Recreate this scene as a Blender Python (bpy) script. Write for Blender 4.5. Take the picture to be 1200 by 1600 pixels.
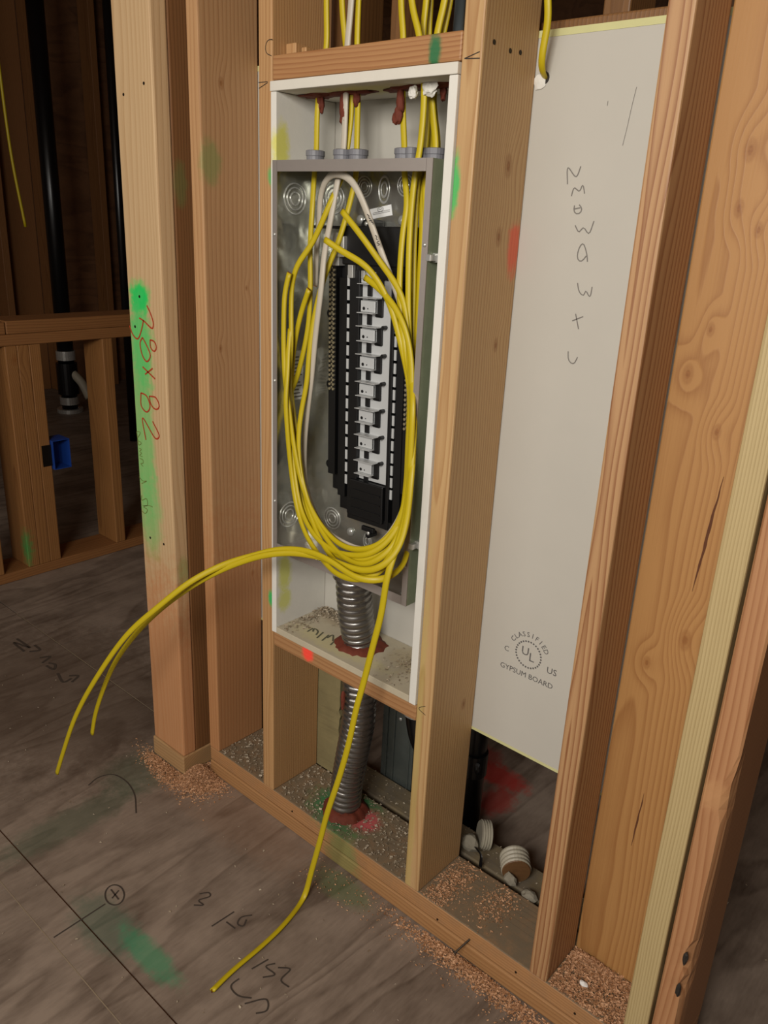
import bpy, bmesh, math, random
from mathutils import Vector, Matrix, noise
random.seed(7)
scene = bpy.context.scene
for o in list(bpy.data.objects): bpy.data.objects.remove(o)
COL = scene.collection

# ---------------------------------------------------------------- camera
cam_d = bpy.data.cameras.new('camera'); cam = bpy.data.objects.new('camera', cam_d); COL.objects.link(cam)
cam_d.sensor_fit = 'VERTICAL'; cam_d.sensor_height = 24.0; cam_d.lens = 24.0 * 1257.29 / 1600.0
cam_d.clip_start = 0.02
right = Vector((0.74786571, 0.66228398, 0.0455719)); up = Vector((-0.25772762, 0.22639696, 0.93931937)); fwd = Vector((-0.61177884, 0.71422989, -0.3400034))
m = Matrix((right, up, -fwd)).transposed().to_4x4(); m.translation = Vector((1.2006, -1.0142, 1.3315))
cam.matrix_world = m
scene.camera = cam

# ---------------------------------------------------------------- world, lights, exposure
w = bpy.data.worlds.new('world'); scene.world = w; w.use_nodes = True
w.node_tree.nodes['Background'].inputs[0].default_value = (1.0, 0.9, 0.78, 1)
w.node_tree.nodes['Background'].inputs[1].default_value = 0.02
def area(name, loc, target, size, power, color):
    l = bpy.data.lights.new(name, 'AREA'); l.shape = 'RECTANGLE'; l.size, l.size_y = size; l.energy = power; l.color = color
    o = bpy.data.objects.new(name, l); COL.objects.link(o); o.location = loc
    o.rotation_euler = (Vector(target) - Vector(loc)).to_track_quat('-Z', 'Y').to_euler(); return o
area('work_light', (1.18, -2.10, 1.88), (0.10, 0.0, 0.9), (0.9, 0.6), 49, (1.0, 0.955, 0.885))
area('room_fill', (-0.2, -3.2, 1.7), (-0.1, 0.0, 0.7), (2.6, 1.6), 26, (1.0, 0.95, 0.88))  # unseen soft fill added behind the camera to even out the light, no window
vs = scene.view_settings
vs.view_transform = 'Standard'; vs.look = 'None'; vs.exposure = 0.0; vs.gamma = 1.0; vs.use_curve_mapping = False

# ---------------------------------------------------------------- node helpers
def lin(h):
    if not isinstance(h, str): return (h[0], h[1], h[2], 1)
    c = [int(h[i:i+2], 16) / 255 for i in (0, 2, 4)]
    return tuple(x / 12.92 if x <= .04045 else ((x + .055) / 1.055) ** 2.4 for x in c) + (1,)
class NT:
    def __init__(s, name):
        s.m = bpy.data.materials.new(name); s.m.use_nodes = True; s.t = s.m.node_tree; s.b = s.t.nodes['Principled BSDF']
    def n(s, typ, **kw):
        nd = s.t.nodes.new(typ)
        for k, v in kw.items(): setattr(nd, k, v)
        return nd
    def L(s, a, b): s.t.links.new(a, b)
    def put(s, sock, v):
        if isinstance(v, bpy.types.NodeSocket): s.L(v, sock)
        else: sock.default_value = v
    def math(s, op, a, b=0.0, c=0.0, clamp=False):
        nd = s.n('ShaderNodeMath', operation=op, use_clamp=clamp)
        for i, v in enumerate((a, b, c)): s.put(nd.inputs[i], v)
        return nd.outputs[0]
    def vmath(s, op, a, b=(0, 0, 0)):
        nd = s.n('ShaderNodeVectorMath', operation=op); s.put(nd.inputs[0], a); s.put(nd.inputs[1], b)
        return nd.outputs['Value'] if op in ('LENGTH', 'DISTANCE', 'DOT_PRODUCT') else nd.outputs[0]
    def noise(s, vec, scale, detail=2.0, rough=.5, dist=0.0):
        nd = s.n('ShaderNodeTexNoise'); s.put(nd.inputs['Vector'], vec)
        nd.inputs['Scale'].default_value = scale; nd.inputs['Detail'].default_value = detail
        nd.inputs['Roughness'].default_value = rough; nd.inputs['Distortion'].default_value = dist
        return nd.outputs['Fac']
    def rng(s, v, a, b, c=0.0, d=1.0, mode='SMOOTHSTEP'):
        nd = s.n('ShaderNodeMapRange', interpolation_type=mode); s.put(nd.inputs[0], v)
        for i, x in enumerate((a, b, c, d)): s.put(nd.inputs[i + 1], x)
        return nd.outputs[0]
    def mix(s, f, a, b, mode='MIX'):
        nd = s.n('ShaderNodeMix', data_type='RGBA', blend_type=mode); s.put(nd.inputs[0], f)
        s.put(nd.inputs[6], a); s.put(nd.inputs[7], b); return nd.outputs[2]
    def pos(s): return s.n('ShaderNodeNewGeometry').outputs['Position']
    def obj(s): return s.n('ShaderNodeTexCoord').outputs['Object']
    def rand(s): return s.n('ShaderNodeObjectInfo').outputs['Random']
    def bump(s, h, strength=.3, dist=.001):
        nd = s.n('ShaderNodeBump'); nd.inputs['Strength'].default_value = strength; nd.inputs['Distance'].default_value = dist
        s.L(h, nd.inputs['Height']); s.L(nd.outputs[0], s.b.inputs['Normal'])
    def paint(s, col, spots):
        """spray paint / stains fixed on the surface: (centre, radii, hex, strength)"""
        if not spots: return col
        P = s.pos(); nz = s.noise(P, 45, 6, .7)
        for c, r, h, k in spots:
            d = s.vmath('LENGTH', s.vmath('DIVIDE', s.vmath('SUBTRACT', P, c), r))
            d = s.math('ADD', d, s.math('MULTIPLY', s.math('SUBTRACT', nz, .5), 1.1))
            col = s.mix(s.rng(d, 1.1, .45, 0.0, k), col, lin(h))
        return col
    def done(s, col, rough=.6, metal=0.0):
        s.put(s.b.inputs['Base Color'], col); s.put(s.b.inputs['Roughness'], rough); s.b.inputs['Metallic'].default_value = metal
        return s.m

def wood(name, light, dark, axis='z', freq=170, knots=(), spots=(), rough=.55, contrast=.75, pith=(.0, .09), wob=.022, dirt=0.0, top=0.0):
    s = NT(name); O = s.obj()
    sep = s.n('ShaderNodeSeparateXYZ'); s.L(O, sep.inputs[0]); x, y, z = sep.outputs
    if axis == 'x': x, y, z = y, z, x
    if axis == 'y': x, y, z = x, z, y
    rnd = s.rand()
    cmb = s.n('ShaderNodeCombineXYZ'); s.put(cmb.inputs[0], x); s.put(cmb.inputs[1], y); s.put(cmb.inputs[2], s.math('ADD', s.math('MULTIPLY', z, .16), s.math('MULTIPLY', rnd, 9.0)))
    V = cmb.outputs[0]
    n1 = s.noise(V, 7.0, 2.0); n2 = s.noise(V, 24.0, 2.0)
    px = s.math('ADD', x, s.math('MULTIPLY_ADD', rnd, .10, pith[0] - .05)); py = s.math('ADD', y, pith[1])
    r = s.math('SQRT', s.math('ADD', s.math('MULTIPLY', px, px), s.math('MULTIPLY', py, py)))
    r = s.math('ADD', r, s.math('MULTIPLY_ADD', n1, wob * 2, -wob)); r = s.math('ADD', r, s.math('MULTIPLY_ADD', n2, .005, -.0025))
    kd = None; P = s.pos() if knots else None
    st = {'z': (1, 1, .55), 'x': (.55, 1, 1), 'y': (1, .55, 1)}[axis]
    for kc, kr in knots:
        d = s.vmath('LENGTH', s.vmath('MULTIPLY', s.vmath('SUBTRACT', P, kc), st))
        b = s.rng(d, kr * 4.2, 0.0, 0.0, kr * 1.3); r = s.math('ADD', r, b)
        c = s.math('ADD', s.rng(d, kr * 1.0, kr * .6, 0.0, .45), s.rng(d, kr * .45, kr * .2, 0.0, .5))
        kd = c if kd is None else s.math('MAXIMUM', kd, c)
    saw = s.math('FRACT', s.math('MULTIPLY', r, freq))
    ring = s.math('POWER', saw, 2.2); ring = s.math('MULTIPLY', ring, s.rng(saw, 1.0, .86))
    fv = s.n('ShaderNodeCombineXYZ'); s.put(fv.inputs[0], x); s.put(fv.inputs[1], y); s.put(fv.inputs[2], s.math('MULTIPLY', z, .02))
    fib = s.noise(fv.outputs[0], 420, 2.0)
    f = s.math('ADD', s.math('MULTIPLY', ring, contrast), s.math('MULTIPLY_ADD', fib, .5, -.25))
    big = s.noise(V, 3.0, 3.0); f = s.math('ADD', f, s.math('MULTIPLY_ADD', big, .6, -.3), clamp=True)
    k_ = lambda c: (c[0] * .77, c[1] * .78, c[2] * .82, 1)
    col = s.mix(f, k_(lin(light)), k_(lin(dark)))
    if kd is not None:
        nr = s.noise(O, 300, 2)
        col = s.mix(s.math('MULTIPLY', kd, .85), col, s.mix(nr, lin('6a3c1a'), lin('9a6430')))
    if dirt:
        dn = s.noise(s.pos(), 22, 5, .65); col = s.mix(s.rng(dn, .35, .7, 0, dirt), col, lin('6b6152'))
    if top:
        nsep = s.n('ShaderNodeSeparateXYZ'); s.L(s.n('ShaderNodeNewGeometry').outputs['Normal'], nsep.inputs[0])
        dn2 = s.noise(s.pos(), 40, 5, .7); col = s.mix(s.math('MULTIPLY', s.rng(nsep.outputs[2], .5, .9), s.rng(dn2, .2, .6, top * .6, top)), col, lin('736653'))
    col = s.paint(col, spots)
    s.bump(s.math('ADD', ring, s.math('MULTIPLY', fib, .6)), .25, .0008)
    return s.done(col, rough)

def plain(name, h, rough=.6, metal=0.0, var=.12, scale=40, spots=(), bump=0.0, spec=None):
    s = NT(name); c = lin(h); nz = s.noise(s.pos(), scale, 4, .6)
    d = tuple(v * (1 - var * 2) for v in c[:3]) + (1,)
    col = s.paint(s.mix(nz, d, c), spots)
    if bump: s.bump(s.noise(s.pos(), scale * 6, 3), bump, .001)
    if spec is not None: s.b.inputs['Specular IOR Level'].default_value = spec
    return s.done(col, rough, metal)

def galv(name, h, rough=.3, metal=.6, wav=.2):
    s = NT(name); P = s.pos()
    vo = s.n('ShaderNodeTexVoronoi'); s.L(P, vo.inputs['Vector']); vo.inputs['Scale'].default_value = 90
    c = lin(h); col = s.mix(s.math('MULTIPLY', vo.outputs['Color'], .4), c, tuple(v * .8 for v in c[:3]) + (1,))
    nz = s.noise(P, 9, 3); rg = s.rng(nz, .3, .7, rough * .7, rough * 1.4)
    s.bump(s.noise(P, 14, 2), wav, .012)
    return s.done(col, rg, metal)

def flakes_mat(name, a, b):
    s = NT(name); ri = s.n('ShaderNodeNewGeometry').outputs['Random Per Island']
    return s.done(s.mix(ri, lin(a), lin(b)), .7)

# ---------------------------------------------------------------- mesh helpers (all in world coordinates; the object's origin is put at its base)
def wloc(o):
    v = Vector(o.location)
    while o.parent: o = o.parent; v += Vector(o.location)
    return v
def mesh_obj(name, verts, faces, mat, parent=None, origin=None, smooth=False, local=False):
    me = bpy.data.meshes.new(name)
    if origin is None:
        xs, ys, zs = zip(*verts); origin = ((min(xs) + max(xs)) / 2, (min(ys) + max(ys)) / 2, min(zs))
    ox, oy, oz = origin
    me.from_pydata([(x - ox, y - oy, z - oz) for x, y, z in verts], [], faces); me.update()
    if smooth: me.polygons.foreach_set('use_smooth', [True] * len(me.polygons))
    mats = mat if isinstance(mat, (list, tuple)) else [mat]
    for mm in mats: me.materials.append(mm)
    o = bpy.data.objects.new(name, me); COL.objects.link(o)
    if parent is not None:
        o.parent = parent; o.location = Vector(origin) if local else Vector(origin) - wloc(parent)
    else: o.location = origin
    return o
def tag(o, label=None, cat=None, group=None, kind=None):
    if label: o['label'] = label
    if cat: o['category'] = cat
    if group: o['group'] = group
    if kind: o['kind'] = kind
    return o
def empty(name, loc, label, cat, group=None):
    o = bpy.data.objects.new(name, None); COL.objects.link(o); o.location = loc; o.empty_display_size = .05
    return tag(o, label, cat, group)
def boxg(mn, mx, c=0.0):
    """chamfered box"""
    if c <= 0:
        v = [(x, y, z) for x in (mn[0], mx[0]) for y in (mn[1], mx[1]) for z in (mn[2], mx[2])]
        return v, [(0, 1, 3, 2), (4, 6, 7, 5), (0, 4, 5, 1), (2, 3, 7, 6), (0, 2, 6, 4), (1, 5, 7, 3)]
    bm = bmesh.new(); bmesh.ops.create_cube(bm, size=1.0)
    for v in bm.verts: v.co = Vector([mn[i] if v.co[i] < 0 else mx[i] for i in range(3)])
    bmesh.ops.bevel(bm, geom=bm.edges[:], offset=c, segments=2, profile=.5, affect='EDGES')
    bm.verts.index_update()
    v = [tuple(x.co) for x in bm.verts]; f = [tuple(q.index for q in p.verts) for p in bm.faces]; bm.free(); return v, f
def box(name, mn, mx, mat, parent=None, c=.0, smooth=False, local=False):
    v, f = boxg(mn, mx, c); return mesh_obj(name, v, f, mat, parent, smooth=smooth, local=local)
def merge(*parts):
    V, F = [], []
    for v, f in parts:
        n = len(V); V += list(v); F += [tuple(i + n for i in q) for q in f]
    return V, F
def cyl(p0, p1, r0, r1=None, n=20, cap=True):
    r1 = r0 if r1 is None else r1; a, b = Vector(p0), Vector(p1); t = (b - a).normalized()
    u = t.orthogonal().normalized(); w = t.cross(u)
    V = []; F = []
    for p, r in ((a, r0), (b, r1)):
        for i in range(n):
            A = 2 * math.pi * i / n; V.append(tuple(p + u * (r * math.cos(A)) + w * (r * math.sin(A))))
    for i in range(n): j = (i + 1) % n; F.append((i, j, n + j, n + i))
    if cap: F.append(tuple(range(n))[::-1]); F.append(tuple(range(n, 2 * n)))
    return V, F
def revolve(p0, axis, prof, n=24):
    """prof: (distance along axis, radius)"""
    a = Vector(p0); t = Vector(axis).normalized(); u = t.orthogonal().normalized(); w = t.cross(u); V = []; F = []
    for d, r in prof:
        for i in range(n):
            A = 2 * math.pi * i / n; V.append(tuple(a + t * d + u * (r * math.cos(A)) + w * (r * math.sin(A))))
    for k in range(len(prof) - 1):
        for i in range(n): j = (i + 1) % n; F.append((k * n + i, k * n + j, (k + 1) * n + j, (k + 1) * n + i))
    F.append(tuple(range(n))[::-1]); F.append(tuple(range((len(prof) - 1) * n, len(prof) * n)))
    return V, F
def spline(pts, step=.008):
    P = [Vector(p) for p in pts]; P = [P[0] * 2 - P[1]] + P + [P[-1] * 2 - P[-2]]; out = []
    for i in range(1, len(P) - 2):
        p0, p1, p2, p3 = P[i-1:i+3]
        d1, d2, d3 = [max((b - a).length, 1e-5) ** .5 for a, b in ((p0, p1), (p1, p2), (p2, p3))]
        m1 = (p1 - p0) / d1 - (p2 - p0) / (d1 + d2) + (p2 - p1) / d2; m2 = (p2 - p1) / d2 - (p3 - p1) / (d2 + d3) + (p3 - p2) / d3
        m1 *= d2; m2 *= d2
        n = max(2, int((p2 - p1).length / step))
        for k in range(n):
            t = k / n; out.append((2*t**3 - 3*t*t + 1) * p1 + (t**3 - 2*t*t + t) * m1 + (-2*t**3 + 3*t*t) * p2 + (t**3 - t*t) * m2)
    out.append(P[-2]); return out
def smooth_path(pts, it=2):
    for _ in range(it): pts = [pts[0]] + [(pts[i-1] + pts[i] * 2 + pts[i+1]) / 4 for i in range(1, len(pts) - 1)] + [pts[-1]]
    return pts
def tube(path, a, b=None, n=10, thin=Vector((0, -1, 0)), rad=None):
    """tube of elliptical section: a across, b along the thin direction"""
    b = b or a; V = []; F = []; prev = None
    for i, p in enumerate(path):
        t = (path[min(i + 1, len(path) - 1)] - path[max(i - 1, 0)]).normalized()
        nn = thin - t * thin.dot(t)
        if prev is not None and nn.length < .35: nn = prev - t * prev.dot(t)
        elif prev is not None: nn = (nn.normalized() * .5 + (prev - t * prev.dot(t)) * .5)
        nn.normalize(); prev = nn; w = t.cross(nn); s = rad(i) if rad else 1.0
        for k in range(n):
            A = 2 * math.pi * k / n; V.append(tuple(p + w * (a * s * math.cos(A)) + nn * (b * s * math.sin(A))))
    for i in range(len(path) - 1):
        for k in range(n): j = (k + 1) % n; F.append((i * n + k, i * n + j, (i + 1) * n + j, (i + 1) * n + k))
    F.append(tuple(range(n))[::-1]); F.append(tuple(range((len(path) - 1) * n, len(path) * n)))
    return V, F
def ribbon(lines, normal, w, off=0.0):
    """pen strokes lying flat on a surface"""
    N = Vector(normal); V = []; F = []
    for l in lines:
        P = [Vector(p) + N * off for p in l]
        P = smooth_path(spline(P, .004), 1) if len(P) > 2 else P
        b = len(V)
        for i, p in enumerate(P):
            t = (P[min(i + 1, len(P) - 1)] - P[max(i - 1, 0)]).normalized(); s = N.cross(t) * (w / 2)
            V += [tuple(p - s), tuple(p + s)]
        for i in range(len(P) - 1): F.append((b + 2*i, b + 2*i + 2, b + 2*i + 3, b + 2*i + 1))
    return V, F
def text_geo(body, size, origin, U, Vv, center=True):
    cu = bpy.data.curves.new('t', 'FONT'); cu.body = body; cu.size = size; cu.resolution_u = 2
    if center: cu.align_x = 'CENTER'; cu.align_y = 'CENTER'
    o = bpy.data.objects.new('t', cu); COL.objects.link(o); dg = bpy.context.evaluated_depsgraph_get()
    me = bpy.data.meshes.new_from_object(o.evaluated_get(dg)); U = Vector(U); Vv = Vector(Vv); O = Vector(origin)
    v = [tuple(O + U * p.co.x + Vv * p.co.y) for p in me.vertices]; f = [tuple(p.vertices) for p in me.polygons]
    bpy.data.objects.remove(o); bpy.data.curves.remove(cu); bpy.data.meshes.remove(me); return v, f
def blob(c, r, seed, amp=.35, n=3, freq=1.6):
    bm = bmesh.new(); bmesh.ops.create_icosphere(bm, subdivisions=n, radius=1); bm.verts.index_update(); off = Vector((seed * 3.1, seed * 1.7, seed))
    V = []
    for v in bm.verts:
        d = 1 + amp * noise.noise(v.co * freq + off) + amp * .5 * noise.noise(v.co * freq * 3 + off)
        V.append((c[0] + v.co.x * r[0] * d, c[1] + v.co.y * r[1] * d, c[2] + v.co.z * r[2] * d))
    F = [tuple(q.index for q in p.verts) for p in bm.faces]; bm.free(); return V, F
def flakes(n, fn, s0=.0015, s1=.005):
    """loose chips: fn() gives a point each is laid at"""
    V = []; F = []
    for _ in range(n):
        p = Vector(fn()); s = random.uniform(s0, s1); e = Matrix.Rotation(random.uniform(0, 6.28), 3, 'Z') @ Matrix.Rotation(random.gauss(0, .5), 3, 'X')
        a = e @ Vector((s, 0, 0)); b = e @ Vector((0, s * random.uniform(.25, .7), 0)); c = e @ Vector((0, 0, s * .3)); k = len(V)
        V += [tuple(p - a - b), tuple(p + a - b + c), tuple(p + a + b), tuple(p - a + b + c)]; F.append((k, k+1, k+2, k+3))
    return V, F
CABLES={
'A':[(0.102,0.06,1.668),(0.104,0.06,1.599),(0.086,0.06,1.523),(0.094,0.05,1.433),(0.096,0.045,1.41),(0.107,0.03,1.345),(0.103,0.03,1.282),(0.105,0.03,1.209),(0.1,0.03,1.138),(0.075,0.025,1.04),(0.061,0.02,1.005),(0.072,0.015,0.941),(0.098,0.005,0.863),(0.137,-0.01,0.806),(0.187,-0.025,0.772),(0.252,-0.04,0.755),(0.304,-0.045,0.76),(0.349,-0.042,0.781),(0.372,-0.025,0.811),(0.38,-0.01,0.844),(0.379,0.0,0.9),(0.374,0.005,0.989),(0.366,0.01,1.073),(0.361,0.01,1.092),(0.343,0.01,1.14),(0.317,0.01,1.198),(0.293,0.005,1.236),(0.266,0.0,1.261),(0.215,-0.005,1.281),(0.181,-0.01,1.297)],
'B':[(0.138,0.06,1.664),(0.149,0.06,1.6),(0.166,0.06,1.509),(0.167,0.05,1.432),(0.167,0.045,1.404),(0.167,0.02,1.365),(0.124,0.015,1.289),(0.09,0.01,1.248),(0.078,0.01,1.216),(0.078,0.008,1.168),(0.082,0.005,1.107),(0.077,0.003,1.035),(0.08,0.0,0.995),(0.092,-0.005,0.931),(0.108,-0.008,0.868),(0.137,-0.018,0.808),(0.188,-0.033,0.774),(0.249,-0.042,0.761),(0.3,-0.046,0.769),(0.341,-0.046,0.784),(0.37,-0.036,0.81),(0.386,-0.02,0.851),(0.385,-0.008,0.91),(0.381,-0.004,0.992),(0.377,0.0,1.062),(0.373,0.002,1.095),(0.356,0.01,1.156),(0.341,0.015,1.205),(0.325,0.015,1.231),(0.282,0.015,1.27),(0.246,0.01,1.306),(0.2,0.01,1.343)],
'K3':[(0.175,0.06,1.66),(0.175,0.06,1.597),(0.18,0.06,1.527),(0.191,0.05,1.432),(0.192,0.05,1.407),(0.182,0.045,1.353),(0.167,0.035,1.291),(0.152,0.03,1.256),(0.142,0.022,1.218),(0.131,0.015,1.158),(0.125,0.01,1.096),(0.122,0.008,1.043),(0.113,0.005,0.994),(0.11,0.0,0.941),(0.121,-0.005,0.877),(0.159,-0.015,0.817),(0.214,-0.03,0.778),(0.281,-0.048,0.761),(0.335,-0.056,0.765),(0.374,-0.052,0.789),(0.391,-0.036,0.819),(0.392,-0.02,0.853),(0.389,-0.01,0.92),(0.384,-0.006,1.007),(0.382,-0.004,1.078),(0.372,0.0,1.131),(0.356,0.0,1.173),(0.334,0.003,1.198),(0.293,0.01,1.224),(0.253,0.015,1.241)],
'W':[(0.169,0.05,1.659),(0.163,0.05,1.597),(0.162,0.05,1.522),(0.167,0.042,1.431),(0.171,0.03,1.403),(0.166,0.018,1.332),(0.154,0.015,1.268),(0.154,0.01,1.219),(0.139,0.012,1.129),(0.127,0.015,1.049),(0.112,0.02,0.982),(0.103,0.022,0.912),(0.115,0.015,0.847),(0.15,0.005,0.799),(0.21,-0.012,0.775),(0.26,-0.022,0.773),(0.299,-0.018,0.771),(0.341,-0.014,0.796),(0.362,-0.002,0.832),(0.372,0.008,0.872),(0.374,0.012,0.927),(0.368,0.018,1.0),(0.351,0.025,1.084),(0.34,0.025,1.153),(0.321,0.025,1.211),(0.296,0.025,1.252),(0.268,0.02,1.307),(0.247,0.015,1.351),(0.223,0.01,1.388),(0.196,0.012,1.4),(0.162,0.02,1.4),(0.125,0.035,1.376),(0.108,0.045,1.317),(0.098,0.05,1.258),(0.097,0.05,1.214)],
'J':[(0.265,0.06,1.65),(0.273,0.06,1.6),(0.277,0.06,1.518),(0.296,0.05,1.43),(0.301,0.045,1.409),(0.319,0.035,1.356),(0.318,0.03,1.32),(0.324,0.02,1.246),(0.333,0.015,1.194),(0.352,0.01,1.133),(0.371,0.005,1.089),(0.389,-0.01,1.066),(0.394,-0.014,1.01),(0.395,-0.016,0.938),(0.392,-0.02,0.878),(0.378,-0.025,0.835),(0.358,-0.036,0.806),(0.325,-0.038,0.786),(0.288,-0.038,0.776),(0.241,-0.03,0.776),(0.185,-0.02,0.798),(0.137,-0.01,0.841),(0.107,-0.008,0.918),(0.09,-0.008,0.998),(0.078,-0.006,1.044),(0.072,-0.004,1.09),(0.072,-0.004,1.168),(0.074,-0.003,1.204),(0.084,-0.002,1.236)],
'K5':[(0.303,0.04,1.642),(0.321,0.04,1.596),(0.337,0.04,1.521),(0.338,0.035,1.429),(0.333,0.035,1.408),(0.332,0.03,1.325),(0.344,0.02,1.222),(0.359,0.012,1.142),(0.378,0.0,1.091),(0.399,-0.02,1.055),(0.404,-0.024,0.985),(0.405,-0.026,0.919),(0.402,-0.03,0.858),(0.396,-0.042,0.81),(0.384,-0.058,0.779),(0.353,-0.066,0.755),(0.308,-0.062,0.747),(0.251,-0.048,0.752),(0.19,-0.028,0.78),(0.142,-0.01,0.828),(0.109,0.004,0.9),(0.086,0.012,0.961),(0.066,0.02,1.023),(0.065,0.022,1.039),(0.07,0.02,1.078),(0.078,0.02,1.121),(0.092,0.02,1.166),(0.117,0.015,1.21)],
'K6':[(0.315,0.06,1.644),(0.312,0.06,1.601),(0.327,0.06,1.524),(0.332,0.055,1.43),(0.328,0.05,1.409),(0.329,0.045,1.326),(0.342,0.035,1.221),(0.361,0.02,1.1),(0.384,0.0,1.063),(0.394,-0.01,0.995),(0.398,-0.012,0.908),(0.399,-0.02,0.839),(0.394,-0.045,0.796),(0.38,-0.066,0.766),(0.344,-0.074,0.745),(0.291,-0.07,0.736),(0.227,-0.052,0.745),(0.168,-0.034,0.769),(0.129,-0.02,0.806),(0.104,-0.012,0.868),(0.094,-0.014,0.95),(0.089,-0.014,1.014),(0.088,-0.01,1.046),(0.082,-0.002,1.092),(0.078,0.006,1.137)],
'K7':[(0.31,0.075,1.648),(0.31,0.075,1.606),(0.32,0.075,1.526),(0.333,0.07,1.432),(0.326,0.06,1.403),(0.341,0.05,1.326),(0.35,0.04,1.221),(0.359,0.03,1.141),(0.371,0.012,1.088),(0.393,-0.008,1.052),(0.404,-0.02,0.985),(0.411,-0.03,0.93),(0.415,-0.04,0.874),(0.414,-0.055,0.832),(0.411,-0.075,0.777),(0.404,-0.078,0.705),(0.389,-0.08,0.631),(0.372,-0.082,0.549),(0.363,-0.085,0.505),(0.347,-0.088,0.409),(0.328,-0.091,0.325),(0.303,-0.094,0.232),(0.288,-0.097,0.157),(0.271,-0.103,0.071),(0.263,-0.115,0.008),(0.283,-0.182,0.008),(0.291,-0.246,0.008),(0.294,-0.329,0.008),(0.3,-0.376,0.008)],
'K8':[(0.35,0.06,1.64),(0.34,0.06,1.602),(0.335,0.06,1.519),(0.354,0.055,1.43),(0.342,0.05,1.397),(0.353,0.045,1.326),(0.357,0.045,1.222),(0.358,0.045,1.111),(0.359,0.045,1.009),(0.362,0.04,0.887),(0.392,0.0,0.81),(0.406,-0.03,0.778),(0.405,-0.055,0.768),(0.395,-0.078,0.762),(0.371,-0.09,0.759),(0.335,-0.09,0.759),(0.295,-0.088,0.766),(0.241,-0.086,0.767),(0.189,-0.088,0.758),(0.146,-0.095,0.744),(0.108,-0.105,0.726),(0.042,-0.13,0.692),(-0.008,-0.17,0.653),(-0.073,-0.21,0.584),(-0.137,-0.24,0.512),(-0.228,-0.27,0.379),(-0.308,-0.285,0.251),(-0.369,-0.295,0.124),(-0.399,-0.3,0.056)],
'K9':[(0.348,0.075,1.644),(0.34,0.075,1.606),(0.327,0.075,1.517),(0.346,0.07,1.432),(0.324,0.07,1.398),(0.334,0.065,1.326),(0.345,0.055,1.22),(0.357,0.04,1.111),(0.382,0.01,1.019),(0.413,-0.03,0.945),(0.42,-0.045,0.867),(0.418,-0.06,0.822),(0.405,-0.075,0.795),(0.369,-0.08,0.772),(0.329,-0.08,0.765),(0.285,-0.078,0.763),(0.239,-0.084,0.76),(0.192,-0.09,0.752),(0.151,-0.1,0.74),(0.105,-0.11,0.72),(0.028,-0.135,0.674),(-0.038,-0.165,0.621),(-0.106,-0.19,0.555),(-0.164,-0.21,0.486),(-0.224,-0.225,0.402),(-0.271,-0.235,0.312),(-0.307,-0.24,0.23),(-0.321,-0.243,0.178)],
'G':[(0.495,0.1,1.678),(0.501,0.1,1.631),(0.502,0.105,1.608),(0.495,0.11,1.574),(0.491,0.115,1.551),(0.487,0.13,1.543),(0.481,0.15,1.541)],
}
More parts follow.
